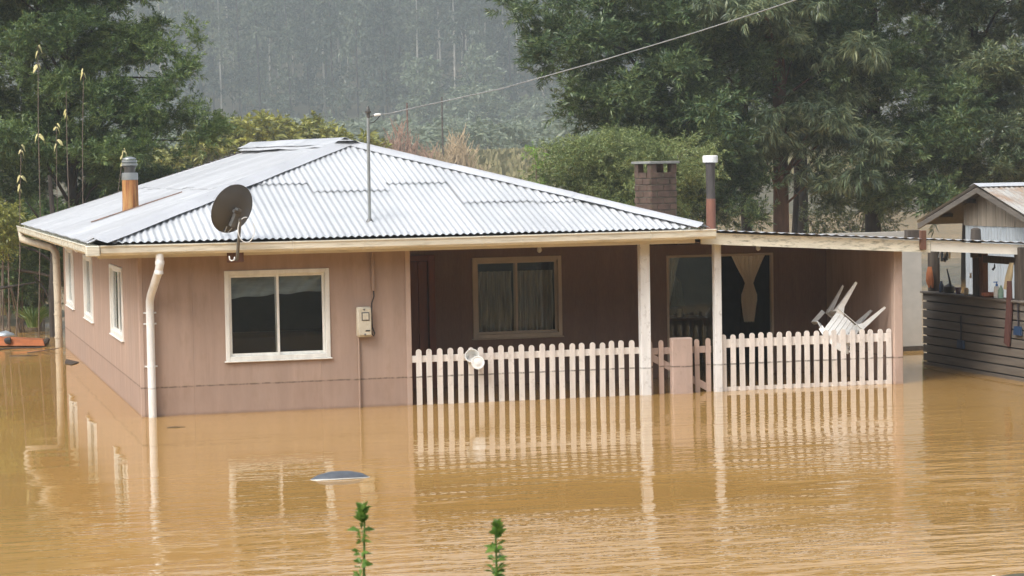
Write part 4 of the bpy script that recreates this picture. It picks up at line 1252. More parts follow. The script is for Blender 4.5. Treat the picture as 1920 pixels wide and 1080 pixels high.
# ------------------------------------------------------------------ counter and shed on the right
cn = empty('slatted_counter', (10.0, 0.8, -0.4), 'grey slatted wooden counter wall under the white roof edge at right', 'counter')
zs = 0.905
for k in range(11):
    mb = MB(); mb.box(9.995, 10.018, -2.2, 2.16, zs - 0.092, zs - 0.001, 0.003); mb.build('slat', M['grey_slat'], cn); zs -= 0.108
mb = MB(); mb.box(9.96, 10.16, -2.2, 2.17, 0.905, 0.93, 0.004); mb.build('counter_top', M['grey_slat'], cn)
mb = MB(); mb.box(10.019, 10.03, -2.2, 2.1, -0.4, 0.9); mb.build('backing', M['black'], cn)
for (ya, yb, m_, n_) in ((1.96, 2.15, 'dark_wood', 'round'), (0.70, 0.86, 'dark_wood', 's'), (-0.36, -0.20, 'dark_wood', 's')):
    mb = MB()
    if n_ == 'round': mb.tube([(10.10, (ya + yb) / 2, -0.4), (10.10, (ya + yb) / 2, 1.55)], 0.075, 10)
    else: mb.box(10.03, 10.13, ya, yb, -0.4, 1.54, 0.008)
    mb.build('post', M[m_], cn, smooth=(n_ == 'round'))
mb = MB(); mb.box(10.04, 10.11, 0.60, 0.695, 0.93, 1.5, 0.005); mb.build('stud', M['brown_wood'], cn)
mb = MB(); mb.box(10.04, 10.11, -0.195, 0.598, 1.335, 1.42, 0.005); mb.build('header', M['dark_wood'], cn)
mb = MB(); mb.box(10.05, 10.10, 0.865, 0.885, 0.93, 1.52, 0.003); mb.build('batten', M['brown_wood'], cn)
# white light switch, etc.
mb = MB(); mb.box(10.012, 10.03, 0.872, 0.895, 1.14, 1.2, 0.003); mb.build('switch', M['white_plastic'], cn)

gp = empty('partition', (10.3, 4.2, -0.4), 'plain grey partition panel beside the house end wall', 'partition')
mb = MB(); mb.box(9.5, 10.95, 4.2, 4.24, 0.06, 1.62, 0.004); mb.build('panel', M['grey_panel'], gp)
mb = MB(); mb.box(9.5, 10.96, 4.185, 4.25, -0.4, 0.058); mb.build('plinth', M['dark_wood'], gp)

# items on and over the counter
def item(name, prof, loc, mat, label, cat, n=16):
    mb = MB(); mb.lathe(prof, Matrix.Translation(loc), n)
    return tag(mb.build(name, mat, smooth=True, origin=loc), label, cat)
bt = empty('pump_bottle', (10.04, 0.25, 0.93), 'white pump bottle with a blue head on the counter', 'bottle')
mb = MB(); mb.lathe([(0.034, 0.93), (0.036, 0.94), (0.036, 1.03), (0.026, 1.06), (0.012, 1.072)], Matrix.Translation((10.04, 0.25, 0)), 16); mb.build('body', M['white_plastic'], bt, smooth=True)
mb = MB(); mb.lathe([(0.014, 1.07), (0.014, 1.095), (0.006, 1.097), (0.006, 1.112)], Matrix.Translation((10.04, 0.25, 0)), 12); mb.box(10.0, 10.05, 0.243, 0.257, 1.112, 1.124); mb.build('pump', M['blue_cap'], bt)
item('bottle', [(0.03, 0), (0.032, 0.01), (0.032, 0.09), (0.02, 0.12), (0.012, 0.13), (0.012, 0.15)], (10.05, 0.165, 0.93), M['green_glass'], 'pale green bottle beside the white pump bottle', 'bottle')
item('basket', [(0.06, 0), (0.085, 0.02), (0.09, 0.055), (0.08, 0.055), (0.07, 0.02)], (10.05, 0.47, 0.93), M['wicker'], 'small reddish basket on the counter next to the pump bottle', 'basket')
item('kettle', [(0.06, 0), (0.075, 0.03), (0.07, 0.08), (0.03, 0.1), (0.01, 0.115)], (10.06, 1.55, 0.93), M['dark_item'], 'dark round kettle on the far part of the counter', 'kettle')
item('bottle', [(0.03, 0), (0.03, 0.09), (0.018, 0.11), (0.014, 0.14)], (10.04, 1.72, 0.93), M['blue'], 'small blue bottle left of the dark kettle', 'bottle')
item('cup', [(0.03, 0), (0.04, 0.08), (0.035, 0.08)], (10.06, 1.30, 0.93), M['purple'], 'purple cup between the kettle and the middle post', 'cup')
item('jar', [(0.028, 0), (0.03, 0.06), (0.022, 0.07), (0.024, 0.085)], (10.05, 1.06, 0.93), M['cream_plastic'], 'cream jar on the counter beside the middle post', 'jar')
mb = MB(); mb.tube([(10.06, 1.5, 1.0), (10.06, 1.54, 1.10), (10.06, 1.6, 1.22)], [0.02, 0.012, 0.008], 8); tag(mb.build('ladle', M['dark_item'], smooth=True), 'dark ladle handle leaning up from the kettle', 'ladle')
mb = MB()
for i in range(5): mb.tube([(9.99, 1.90 + 0.02 * i, 1.24 - .01 * (i % 2)), (9.98, 1.87 + 0.028 * i, 1.15), (9.985, 1.86 + 0.033 * i + .01 * (i % 2), 1.06), (9.99, 1.87 + 0.03 * i, 0.98 + .03 * (i % 3))], [0.008, 0.018, 0.022, 0.012], 6)
tag(mb.build('orange_rag', M['orange'], smooth=True), 'crumpled orange rag hanging on the far post of the counter', 'rag')
mb = MB()
for i in range(4): mb.tube([(9.975 - .004 * i, -0.16 - 0.03 * i, 1.15), (9.972, -0.15 - 0.028 * i, 0.8), (9.97, -0.09 - 0.028 * i, 0.42 - .01 * i)], [0.014, 0.022, 0.02], 6)
tag(mb.build('red_cloth', M['red_cloth'], smooth=True), 'dark red cloth hanging down over the slatted counter', 'cloth')
mb = MB()
for i in range(4): mb.tube([(9.99, -0.19 - 0.02 * i, 1.36), (9.985, -0.12 - 0.03 * i, 1.2), (9.98, -0.07 - 0.03 * i, 1.05)], [0.012, 0.022, 0.018], 6)
tag(mb.build('tan_cloth', M['tan_cloth'], smooth=True), 'tan cloth hanging on the near post above the red cloth', 'cloth')
def dustpan(y, z, lab):
    d = empty('dustpan', (9.97, y, z - .06), lab, 'dustpan', 'dustpans on the counter')
    mb = MB(); mb.prism([(y - 0.085, z - 0.05), (y + 0.085, z - 0.05), (y + 0.07, z + 0.05), (y - 0.07, z + 0.05)], 9.955, 9.985, 0); mb.build('pan', M['blue'], d)
    mb = MB(); mb.tube([(9.975, y, z + 0.05), (9.975, y, z + 0.35)], 0.009, 8); mb.build('handle', M['dark_item'], d)
dustpan(-0.40, 0.585, 'blue dustpan hanging by its handle beside the red cloth')
dustpan(1.06, 0.33, 'dark blue dustpan hanging low on the slats below the middle post')
mb = MB(); mb.tube([(10.02, 0.26, 1.335), (10.02, 0.26, 1.29), (10.0, 0.275, 1.26)], [0.006, 0.012, 0.016], 8); tag(mb.build('hanging_brush', M['dark_item'], smooth=True), 'small dark brush hanging from the header over the counter', 'brush')
kt = empty('hanging_utensils', (10.0, 1.6, 1.3), 'bunch of dark and white utensils hanging under the roof edge', 'utensils')
for i in range(7):
    yy = 1.38 + 0.045 * i
    mb = MB(); mb.tube([(10.0, yy, 1.50), (9.99, yy + 0.02 * math.sin(i * 2), 1.42), (9.98, yy + .03 * math.sin(i), 1.36 - 0.02 * (i % 3))], [0.006, 0.012, 0.018], 7); mb.build('utensil', M['dark_item'] if i % 3 else M['white_plastic'], kt, smooth=True)
# dark post top sticking up through the flat roof
mb = MB(); mb.lathe([(0.07, 1.40), (0.068, 1.62), (0.06, 1.735), (0.03, 1.752)], Matrix.Translation((9.95, 0.6, 0)) @ Matrix.Diagonal((1, .8, 1, 1)), 12); tag(mb.build('post_stump', M['dark_wood'], smooth=True), 'dark rounded post top poking above the white roof edge', 'post')

shd = empty('shed', (13, 3.7, -0.4), 'weathered gable shed with zinc walls and rusty corrugated roof at far right', 'shed')
SXG, SY0, SY1, SPK, SZW, SPZ = 11.8, 2.72, 4.62, 3.735, 1.69, 2.22
# zinc lower wall: corrugated sheets
for k in range(3):
    y0 = SY0 + k * 0.64; y1 = min(y0 + 0.64, SY1)
    V = []
    n = 40
    for i in range(n + 1):
        y = y0 + (y1 - y0) * i / n
        h = 0.009 * (1 if math.sin(2 * PI * y / 0.085) > 0.2 else -1) * min(1, abs(math.sin(2 * PI * y / 0.085) - .2) * 3)
        V += [(SXG + h + 0.002 * k, y, -0.5), (SXG + h + 0.002 * k, y, SZW)]
    mb = MB(); mb.add(V, [(2 * i, 2 * i + 2, 2 * i + 3, 2 * i + 1) for i in range(n)]); mb.build('zinc_sheet', M['zinc'], shd)
# gable planks
y = SY0
k = 0
while y < SY1 - 0.01:
    y1 = min(y + 0.135, SY1)
    def top(yy): return SPZ - 0.02 - abs(yy - SPK) * 0.283
    off = 0.006 * (k % 2)
    V = [(SXG - 0.012 - off, y + .002, SZW - 0.02), (SXG - 0.012 - off, y1 - .002, SZW - 0.02), (SXG - 0.012 - off, y1 - .002, top(y1)), (SXG - 0.012 - off, y + .002, top(y))]
    V += [(SXG + 0.012, b, c) for a, b, c in V]
    mb = MB(); mb.add(V, [(0, 1, 2, 3), (7, 6, 5, 4), (0, 4, 5, 1), (1, 5, 6, 2), (2, 6, 7, 3), (3, 7, 4, 0)]); mb.build('gable_plank', M['weathered'], shd)
    y = y1; k += 1
mb = MB(); mb.box(SXG + 0.03, 16, SY0 + .01, SY0 + 0.03, -0.5, SZW); mb.box(SXG + 0.03, 16, SY1 - 0.03, SY1 - .01, -0.5, SZW); mb.build('side_wall', M['weathered'], shd)
for s_, mt_ in ((-1, 'roof_rusty'), (1, 'roof_side')):
    n = 12
    for q in range(4):
        xa, xb = SXG - 0.28 + q * 1.05, SXG - 0.28 + (q + 1) * 1.05 + 0.07
        V = []
        nn = int((xb - xa) / PITCH * 8)
        for i in range(nn + 1):
            x = xa + (xb - xa) * i / nn
            h = 0.009 * math.sin(2 * PI * x / PITCH) + 0.004 * (q % 2)
            V += [(x, SPK + s_ * 0.02, SPZ + 0.01 + h), (x, SPK + s_ * 1.85, SPZ - 0.515 + h)]
        mb = MB(); mb.add(V, [(2 * i, 2 * i + 2, 2 * i + 3, 2 * i + 1) for i in range(nn)]); mb.build('roof_sheet', M[mt_], shd, smooth=True, auto=80)
    # rake boards and purlin ends
    V = []
    for (yy, zz) in ((SPK, SPZ - 0.02), (SPK + s_ * 1.83, SPZ - 0.54)):
        for xx in (SXG - 0.262, SXG - 0.235):
            V += [(xx, yy, zz), (xx, yy, zz - 0.075)]
    mb = MB(); mb.add(V, [(0, 1, 3, 2), (4, 6, 7, 5), (0, 4, 5, 1), (2, 3, 7, 6), (0, 2, 6, 4), (1, 5, 7, 3)]); mb.build('rake_board', M['grey_slat'], shd)
mb = MB(); mb.add([(SXG - 0.23, SPK + 0.03, SPZ - 0.04), (15.5, SPK + 0.03, SPZ - 0.04), (15.5, SPK + 1.83, SPZ - 0.55), (SXG - 0.23, SPK + 1.83, SPZ - 0.55)], [(0, 1, 2, 3)]); mb.build('eave_shade_sheet', M['dark_wood'], shd)  # dark sheet added below the far slope, puts the eave's shade into colour
mb = MB(); mb.prism([(SPK - 0.16, SPZ - 0.01), (SPK, SPZ + 0.035), (SPK + 0.16, SPZ - 0.01), (SPK, SPZ + 0.03)], SXG - 0.3, 15.6, 0); mb.build('ridge_cap', M['cap'], shd)
mb = MB(); mb.box(SXG - 0.24, SXG - .02, SPK + 0.5, SPK + 0.56, SPZ - 0.24, SPZ - 0.19); mb.box(SXG - 0.24, SXG - .02, SPK + 1.2, SPK + 1.26, SPZ - 0.44, SPZ - 0.39); mb.build('purlin', M['dark_wood'], shd)

# ------------------------------------------------------------------ vegetation
rng = np.random.default_rng(11)
def unit(v): return v / np.maximum(np.linalg.norm(v, axis=-1, keepdims=True), 1e-9)

def clump_template(n_spray, per, ll, lw, droop=0.0, twig=0.62, fan=0.75, up=0.35, seed=0):
    """one leaf clump of radius about 1: sprays of narrow leaves round twigs that radiate outwards"""
    g = np.random.default_rng(seed)
    d = unit(g.normal(size=(n_spray, 3)) + np.array([0, 0, up]))
    start = g.normal(size=(n_spray, 3)) * 0.22
    quads = []
    for i in range(n_spray):
        t = np.linspace(0.15, 1.0, per) ** 0.8
        base = start[i] + d[i] * (t * twig)[:, None] + g.normal(size=(per, 3)) * 0.03
        side = unit(g.normal(size=(per, 3)))
        side = unit(side - d[i] * (side @ d[i])[:, None])
        ld = unit(d[i] * fan + side * (1.05 - 0.55 * t)[:, None] + np.array([0, 0, -droop]))
        nrm = unit(np.cross(ld, unit(g.normal(size=(per, 3)))))
        bi = np.cross(ld, nrm)
        L = ll * g.uniform(0.65, 1.2, size=(per, 1)); W = lw * g.uniform(0.7, 1.2, size=(per, 1))
        bend = np.array([0, 0, -1.0]) * (0.12 + droop * .25) * L
        quads.append(np.stack([base, base + ld * L * 0.45 + bi * W / 2, base + ld * L + bend, base + ld * L * 0.45 - bi * W / 2], 1))
    return np.concatenate(quads)

def crown_quads(centers, radii, temps, g, flat=0.85, lean=0.3):
    out = []
    for c, r in zip(centers, radii):
        q = temps[g.integers(len(temps))]
        a = g.uniform(0, 2 * PI)
        rot = np.array([[math.cos(a), -math.sin(a), 0], [math.sin(a), math.cos(a), 0], [0, 0, 1]])
        b = g.normal() * lean
        rx = np.array([[1, 0, 0], [0, math.cos(b), -math.sin(b)], [0, math.sin(b), math.cos(b)]])
        p = q.reshape(-1, 3) @ (rot @ rx).T
        p = p * r * np.array([1, 1, flat]) + c
        out.append(p.astype(np.float32))
    return np.concatenate(out)

def quads_obj(name, P, mat, parent=None, origin=None):
    o0 = ORG[parent] if parent is not None else Vector(origin)
    P = P - np.array(o0, dtype=np.float32)
    return link(name, fast_mesh(name, P, np.arange(len(P), dtype=np.int32).reshape(-1, 4), mat), parent, o0)

def sample_blobs(blobs, n, g, spacing):
    """points spread through a union of ellipsoids (cx,cy,cz,rx,ry,rz), weighted by volume"""
    b = np.array(blobs, dtype=float)
    vol = (b[:, 3] * b[:, 4] * b[:, 5]); vol /= vol.sum()
    pts = []
    tries = 0
    while len(pts) < n and tries < n * 30:
        tries += 1
        k = g.choice(len(b), p=vol)
        d = unit(g.normal(size=3)) * (g.uniform(0.25, 1) ** (1 / 2.2))
        p = b[k, :3] + d * b[k, 3:]
        if pts and np.min(np.linalg.norm(np.array(pts) - p, axis=1)) < spacing: continue
        pts.append(p)
    return np.array(pts)

def trunk_pts(base, top, bow, n=7, seed=0):
    g = random.Random(seed)
    b, t = Vector(base), Vector(top)
    side = Vector((g.uniform(-1, 1), g.uniform(-1, 1), 0)) * bow
    return [b.lerp(t, i / (n - 1)) + side * math.sin(PI * i / (n - 1)) + Vector((g.uniform(-.02, .02), g.uniform(-.02, .02), 0)) for i in range(n)]

def make_tree(name, label, trunk, r0, r1, blobs, n, temps, leafm, barkm, crad=(0.52, 0.85), spacing=0.5, group=None, seed=0, branches=0.22, flat=0.85, bow=.12):
    g = np.random.default_rng(seed)
    base = trunk[0]
    t = empty(name, base, label, 'tree', group)
    pts = trunk_pts(trunk[0], trunk[1], bow, 8, seed)
    mb = MB(); mb.tube(pts, [r0 + (r1 - r0) * i / 7 for i in range(8)], 10); mb.build('trunk', barkm, t, smooth=True, auto=80)
    # boughs: flattened sprays of clumps that reach out from the trunk, with dark gaps between them
    bc_ = sample_blobs(blobs, max(4, int(n / 5.2)), g, spacing * 1.55)
    c = []
    for p in bc_:
        ax = np.array([p[0] - pts[4].x, p[1] - pts[4].y, 0.0]) + g.normal(size=3) * 0.5
        ax[2] = 0.0
        ax = unit(ax); ax[2] = g.uniform(-.25, .35); ax = unit(ax)
        sdv = unit(np.cross(ax, [0, 0, 1.0]))
        sz = (crad[0] + crad[1]) / 2 * g.uniform(.75, 1.25)
        for q in range(7):
            t_ = g.uniform(-.9, 1.1)
            c.append(p + ax * t_ * sz + sdv * g.normal() * .42 * sz * (1.1 - .5 * max(t_, 0)) + np.array([0, 0, g.normal() * .17 * sz]))
    c = np.array(c)
    mb = MB()
    for p in bc_:
        if g.uniform() > branches * 2: continue
        h = np.clip((p[2] - trunk[0][2]) / (trunk[1][2] - trunk[0][2]) - g.uniform(0.05, 0.16), 0.25, 0.95)
        k = int(h * 7)
        s_ = pts[k].lerp(pts[min(k + 1, 7)], h * 7 - k)
        e = Vector(p)
        mid = s_.lerp(e, 0.5) + Vector((0, 0, 0.12 * (e - s_).length))
        L = (e - s_).length
        r = min(0.012 + 0.012 * L, r0 * 0.5)
        mb.tube([s_, s_.lerp(mid, .6), mid, e], [r, r * .8, r * .6, 0.006], 5, False)
    if mb.v: mb.build('limbs', barkm, t, smooth=True, auto=80)
    rad = g.uniform(crad[0], crad[1], size=len(c)) * 0.66
    quads_obj('crown', crown_quads(c, rad, temps, g, flat), leafm, t)
    return t

# near templates: real leaf size is template size times clump radius (about 0.6 m)
T_wattle = [clump_template(17, 26, 0.29, 0.056, 0.0, twig=0.7, up=0.5, seed=s) for s in range(6)]
T_long = [clump_template(14, 22, 0.42, 0.055, 0.6, seed=20 + s) for s in range(5)]
T_bush = [clump_template(15, 22, 0.17, 0.045, 0.1, seed=40 + s) for s in range(5)]
T_hill = [clump_template(9, 13, 0.36, 0.14, 0.25, seed=80 + s) for s in range(6)]
T_far = [clump_template(10, 14, 0.42, 0.15, 0.1, seed=60 + s) for s in range(5)]

# --- right group
UND = []
make_tree('blackwood_tree', 'dark spreading tree left of the red-brown trunk with a bough reaching over the roof', ((12.6, 20.5, -0.7), (13.0, 20.0, 8.2)), 0.17, 0.06,
          [(11.6, 19.5, 5.4, 1.5, 1.4, 1.3), (13.2, 20, 4.6, 1.6, 1.5, 1.4), (12.0, 19.0, 3.9, 1.4, 1.3, .8), (13.6, 19.5, 6.6, 1.6, 1.4, 1.4), (10.5, 18.8, 4.65, .75, .6, .35), (14.2, 20, 3.0, 1.0, 1.0, 1.0), (11.3, 19.2, 3.1, .9, .9, .7), (12.8, 19, 2.6, 1.2, 1.0, .8), (13.6, 19, 1.9, .8, .7, .4), (12.2, 19, 2.0, .9, .7, .5), (11.4, 19.6, 6.2, 1.2, 1.0, .9), (12.6, 19.4, 5.6, 1.2, 1.0, .9)],
          350, T_wattle, M['leaf_dark'], M['bark_dark'], group='trees behind the flat roof', seed=1)
make_tree('eucalyptus_tree', 'tall tree with red-brown trunk and long drooping grey-green leaves behind the flat roof', ((15.25, 20, -0.7), (15.15, 20, 8.8)), 0.185, 0.09,
          [(14.0, 18.5, 5.9, 1.3, .9, .6), (15.4, 19.2, 6.4, 1.4, 1.0, 1.2), (15.9, 19.3, 4.6, 1.0, .8, .9), (16.2, 19.2, 3.4, .8, .7, .8), (14.7, 19.2, 2.9, .5, .5, .6), (15.7, 19.0, 2.3, .5, .5, .45)],
          105, T_long, M['leaf_grey'], M['bark_red'], group='trees behind the flat roof', seed=2, branches=0.3, spacing=.4)
make_tree('blackwood_tree', 'slender dark trunked tree just left of the red-brown trunk', ((15.35, 22, -0.7), (15.3, 22, 8.0)), 0.13, 0.05,
          [(14.6, 21.5, 4.6, 1.2, 1.1, 1.3), (15.2, 21.8, 6.4, 1.4, 1.1, 1.3), (14.6, 21.5, 2.7, .8, .8, .7)],
          85, T_wattle, M['leaf_dark'], M['bark_dark'], group='trees behind the flat roof', seed=3)
make_tree('blackwood_tree', 'thin leaning dark tree right of the red-brown trunk', ((16.9, 23.4, -0.7), (17.4, 23.6, 8.0)), 0.075, 0.04,
          [(17.2, 22.6, 5.2, 1.2, 1.1, 1.2), (17.0, 22.6, 3.4, .9, .9, .8), (17.3, 23, 6.9, 1.3, 1.1, 1.2)],
          85, T_wattle, M['leaf_dark'], M['bark_dark'], group='trees behind the flat roof', seed=4)
make_tree('blackwood_tree', 'broad dark green tree in the middle of the right hand trees', ((18.0, 21.5, -0.7), (18.0, 21.4, 8.5)), 0.20, 0.07,
          [(17.2, 20.4, 5.2, 1.2, 1.1, 1.3), (18.3, 20.2, 3.6, 1.4, 1.2, 1.1), (17.4, 20.2, 2.6, 1.1, 1.0, .9), (18.6, 20.6, 6.8, 1.6, 1.3, 1.2), (18.9, 20.0, 2.3, .9, .8, .7), (17.3, 20.4, 6.9, 1.1, 1.1, 1.0), (17.2, 19.9, 1.85, 1.0, .7, .4), (18.6, 19.8, 1.75, 1.0, .7, .35)],
          215, T_wattle, M['leaf_dark'], M['bark_dark'], group='trees behind the flat roof', seed=5)
make_tree('blackwood_tree', 'dark tree whose boughs hang behind the shed at far right', ((20.4, 21.8, -0.7), (20.5, 21.6, 8.5)), 0.18, 0.07,
          [(20.2, 20.4, 5.6, 1.3, 1.2, 1.0), (20.2, 20.2, 4.0, 1.2, 1.1, .9), (20.4, 19.8, 2.7, 1.3, 1.0, .8), (21.6, 20.5, 5.0, 1.2, 1.2, 1.6), (20.6, 20.5, 7.2, 1.5, 1.2, 1.0), (19.3, 20.8, 4.7, .7, .8, .5), (19.4, 20.6, 3.4, .9, .8, .8), (21.2, 20.4, 3.8, 1.0, .9, .9)],
          270, T_wattle, M['leaf_grey'], M['bark_dark'], group='trees behind the flat roof', seed=6)
for i_, (x, y, w_, lab) in enumerate(((13.9, 25.5, 1.3, 'shaded shrub between the two left trunks of the right hand grove'), (16.0, 26.0, 1.1, 'shaded shrub just right of the red-brown trunk'), (19.6, 26.0, 1.5, 'shaded shrub low behind the flat roof left of the shed'), (11.6, 24.5, 1.4, 'shaded shrub behind the brick chimney'))):
    UND.append((x, y, w_, lab))
# dark backing rows of the same grove
make_tree('blackwood_tree', 'shaded tree at the back of the right hand grove', ((18.6, 27.0, -0.7), (18.7, 27, 9.5)), 0.2, 0.08,
          [(16.6, 26, 5.4, 2.0, 1.2, 2.2), (19.4, 26.5, 5.4, 2.2, 1.2, 2.4), (22.4, 26.5, 5.2, 2.0, 1.2, 2.4), (18.2, 26, 8.0, 3.0, 1.3, 1.2), (21.5, 26, 2.9, 2.0, 1.0, .7)],
          190, T_wattle, M['leaf_dark'], M['bark_dark'], (0.7, 1.0), 0.6, group='trees behind the flat roof', seed=7)
make_tree('light_green_tree', 'lighter green leafy tree rising behind the right end of the hip roof', ((10.9, 17.5, -0.7), (11.0, 17.5, 3.2)), 0.10, 0.03,
          [(10.2, 16.8, 2.55, .9, .8, .65), (11.0, 16.9, 2.3, .95, .8, .8), (10.6, 16.6, 1.7, 1.1, .8, .5), (9.5, 16.6, 2.1, .6, .6, .5), (11.7, 17, 2.6, .7, .7, .7), (9.2, 16.4, 1.6, .7, .6, .4)],
          420, T_bush, M['leaf_light'], M['twig'], (0.42, 0.6), 0.16, seed=8)
g_ = np.random.default_rng(5)
br_ = empty('bright_shrub', (9.02, 16.3, -0.6), 'small bright yellow-green shoot left of the light green tree', 'shrub')
mb = MB(); mb.tube([(9.05, 16.3, -0.6), (9.0, 16.3, 1.4), (8.98, 16.3, 2.7)], [0.03, 0.02, 0.008], 6); mb.build('stem', M['twig'], br_)
quads_obj('foliage', crown_quads(np.array([[8.93, 16.2, 2.86], [9.05, 16.3, 2.6], [9.0, 16.2, 2.3]]), [0.32, 0.24, 0.2], T_bush, g_), M['leaf_bright'], br_)

# --- left tree and its neighbours
make_tree('wattle_tree', 'tall dark green tree with feathery boughs rising behind the left end of the roof', ((0.66, 16, -0.3), (0.55, 16, 8.0)), 0.105, 0.06,
          [(0.25, 15.3, 4.6, 1.15, .9, .95), (1.35, 15.2, 4.75, .62, .7, .75), (2.0, 14.8, 4.45, .42, .45, .62), (1.6, 14.9, 3.8, .75, .6, .42), (2.25, 14.6, 3.2, .38, .4, .50), (1.2, 15.0, 3.05, .8, .7, .5), (0.1, 15.2, 3.2, .8, .7, .7), (1.95, 14.6, 2.75, .55, .5, .35), (0.6, 15.5, 6.3, 1.5, 1.0, 1.0)],
          370, T_wattle, M['leaf_left'], M['bark_dark'], (0.40, 0.58), 0.2, seed=21, branches=.35)
make_tree('wattle_tree', 'dark tree at the left edge behind the yellow leaved stems', ((-0.35, 17.5, 0.0), (-0.1, 17.5, 8.0)), 0.12, 0.06,
          [(-0.9, 16.4, 5.6, 1.2, .9, 1.2), (-0.6, 16.6, 3.4, 1.1, .9, 1.1), (0.2, 17, 2.4, .8, .7, .8), (-0.2, 17.2, 4.4, .9, .8, 1.0), (.2, 17.5, 5.6, 1.0, .8, .8)],
          230, T_wattle, M['leaf_dark'], M['bark_dark'], (0.42, 0.62), 0.22, seed=22)
make_tree('wattle_tree', 'grey-green young tree behind the rusty flue', ((1.75, 17, -0.6), (1.7, 17, 3.2)), 0.06, 0.02,
          [(1.5, 16.4, 2.3, .8, .6, .6), (2.3, 16.4, 2.2, .6, .5, .5), (1.0, 16.6, 2.7, .5, .5, .4)],
          150, T_wattle, M['leaf_left'], M['twig'], (0.34, 0.5), 0.18, seed=23)
# undergrowth on the left bank
for i, (x, y, z, rx, rz, lab, mt_, n) in enumerate([
        (-0.55, 14.6, 1.25, .55, .75, 'tangled leafy undergrowth at the left edge above the reeds', 'leaf_left', 70),
        (0.05, 15.0, 1.5, .45, .7, 'leafy bush against the left end of the house', 'leaf_left', 60),
        (-0.75, 13.6, 1.75, .35, .35, 'yellowish bush at the left edge below the gutter height', 'leaf_olive', 26),
        (-0.25, 16.2, 0.7, .7, .4, 'low dark scrub on the bank behind the reeds', 'leaf_under', 60)]):
    b = empty('bush', (x, y, 0.0), lab, 'bush', 'bushes on the left bank')
    g = np.random.default_rng(70 + i)
    c = sample_blobs([(x, y, z, rx, .5, rz)], n, g, .09)
    mb = MB()
    for p in c[::7]: mb.tube([(x + .2 * math.sin(p[0] * 9), y, 0.0), (p[0], p[1], p[2] - .2), tuple(p)], [0.014, 0.009, 0.004], 5, False)
    mb.build('stems', M['twig'], b)
    quads_obj('foliage', crown_quads(c, g.uniform(.28, .46, len(c)), T_bush, g), M[mt_], b)
# tall bare stems with a few yellow drooping leaves
stems = [((-0.25, 13.2), (-0.13, 13.2, 4.68), [(1.0, .1), (.94, -.1), (.70, .1)]), ((0.05, 13.4), (0.14, 13.4, 3.40), [(1.0, .08), (.93, .1)]), ((0.42, 13.5), (0.60, 13.5, 4.27), [(1.0, -.08)]),
         ((-0.62, 13.0), (-0.45, 13.0, 3.05), [(1.0, .08), (.86, .1), (.8, -.06)]), ((0.25, 13.3), (0.30, 13.3, 3.95), [(.92, -.05)]), ((0.75, 13.6), (1.22, 13.6, 3.0), [(1.0, .08), (.95, -.05)])]
labs = ['tallest bare stem with yellow drooping leaves at the upper left', 'bare stem with two pale leaves in the middle of the left stems', 'bare stem with one pale leaf tuft in front of the left trunk', 'short bare stem with yellow leaves at the left edge', 'thin straight bare stem with a single small leaf', 'slanting bare stem with yellow leaves nearest the rusty flue']
for i, ((bx_, by_), tp, lv) in enumerate(stems):
    sp = empty('leafy_sapling', (bx_, by_, 0.0), labs[i], 'stem', 'bare stems with yellow leaves')
    b0 = Vector((bx_, by_, 0.0)); t0 = Vector(tp)
    mb = MB(); mb.tube([b0, b0.lerp(t0, .4) + Vector((.03, 0, 0)), b0.lerp(t0, .75), t0], [0.011, 0.008, 0.006, 0.004], 6); mb.build('stalk', M['twig'], sp, smooth=True)
    for (h, sgn) in lv:
        c = b0.lerp(t0, h)
        for q in range(3):
            gg = random.Random(i * 31 + q * 7 + int(h * 100))
            s2 = sgn * gg.uniform(.55, 1.0) * (1 if q < 2 else -0.7)
            dz = gg.uniform(-.05, .05); dy = gg.uniform(-.08, .08); tw = gg.uniform(.03, .055); dr = gg.uniform(.05, .17)
            c2 = c + Vector((0, 0, dz - .03 * q))
            V = [c2, c2 + Vector((s2 * .35, dy * .4 - .01, .015)), c2 + Vector((s2 * .8, dy * .8, -.2 * dr)), c2 + Vector((s2 * 1.05, dy, -dr)), c2 + Vector((s2 * .72, dy * .8 - .03, -.3 * dr - tw)), c2 + Vector((s2 * .3, dy * .4 - .03, -.6 * tw))]
            mb = MB(); mb.add(V, [(0, 1, 5), (1, 2, 4, 5), (2, 3, 4)]); mb.build('leaf', M['leaf_yellow'], sp)
# reeds
def reed_clump(name, cx, cy, z0, n, h, spread, mat, label, seed, lean=(0, 0)):
    g = np.random.default_rng(seed)
    V, F = [], []
    for i in range(n):
        a = g.uniform(0, 2 * PI); r = g.uniform(0, .12) * spread
        b = np.array([cx + r * math.cos(a), cy + r * math.sin(a), z0])
        d = np.array([math.cos(a) * spread * g.uniform(.2, 1) + lean[0], math.sin(a) * spread * g.uniform(.2, 1) + lean[1], 0])
        hh = h * g.uniform(.6, 1.1)
        w_ = np.array([0.75 - .3 * math.sin(a), math.cos(a) * .3, 0]) * 0.013
        prev = len(V)
        for t in (0, .35, .7, 1.0):
            p = b + d * t * t + np.array([0, 0, hh * (t - .45 * t ** 3)])
            k = 1 - .85 * t
            V += [p - w_ * k, p + w_ * k]
        for s_ in range(3): F.append((prev + 2 * s_, prev + 2 * s_ + 1, prev + 2 * s_ + 3, prev + 2 * s_ + 2))
    o = link(name, fast_mesh(name, np.array(V) - np.array([cx, cy, z0]), np.array(F), mat), None, (cx, cy, z0))
    return tag(o, label, 'reeds')
reed_clump('reed_clump', -0.28, 14.0, 0.12, 150, 0.60, .72, M['grass'], 'fresh green reed clump on the left bank', 3, (.08, 0))
reed_clump('reed_clump', -0.72, 14.6, 0.3, 60, 0.5, .3, M['dry_grass'], 'dry reed clump at the left edge of the bank', 4)
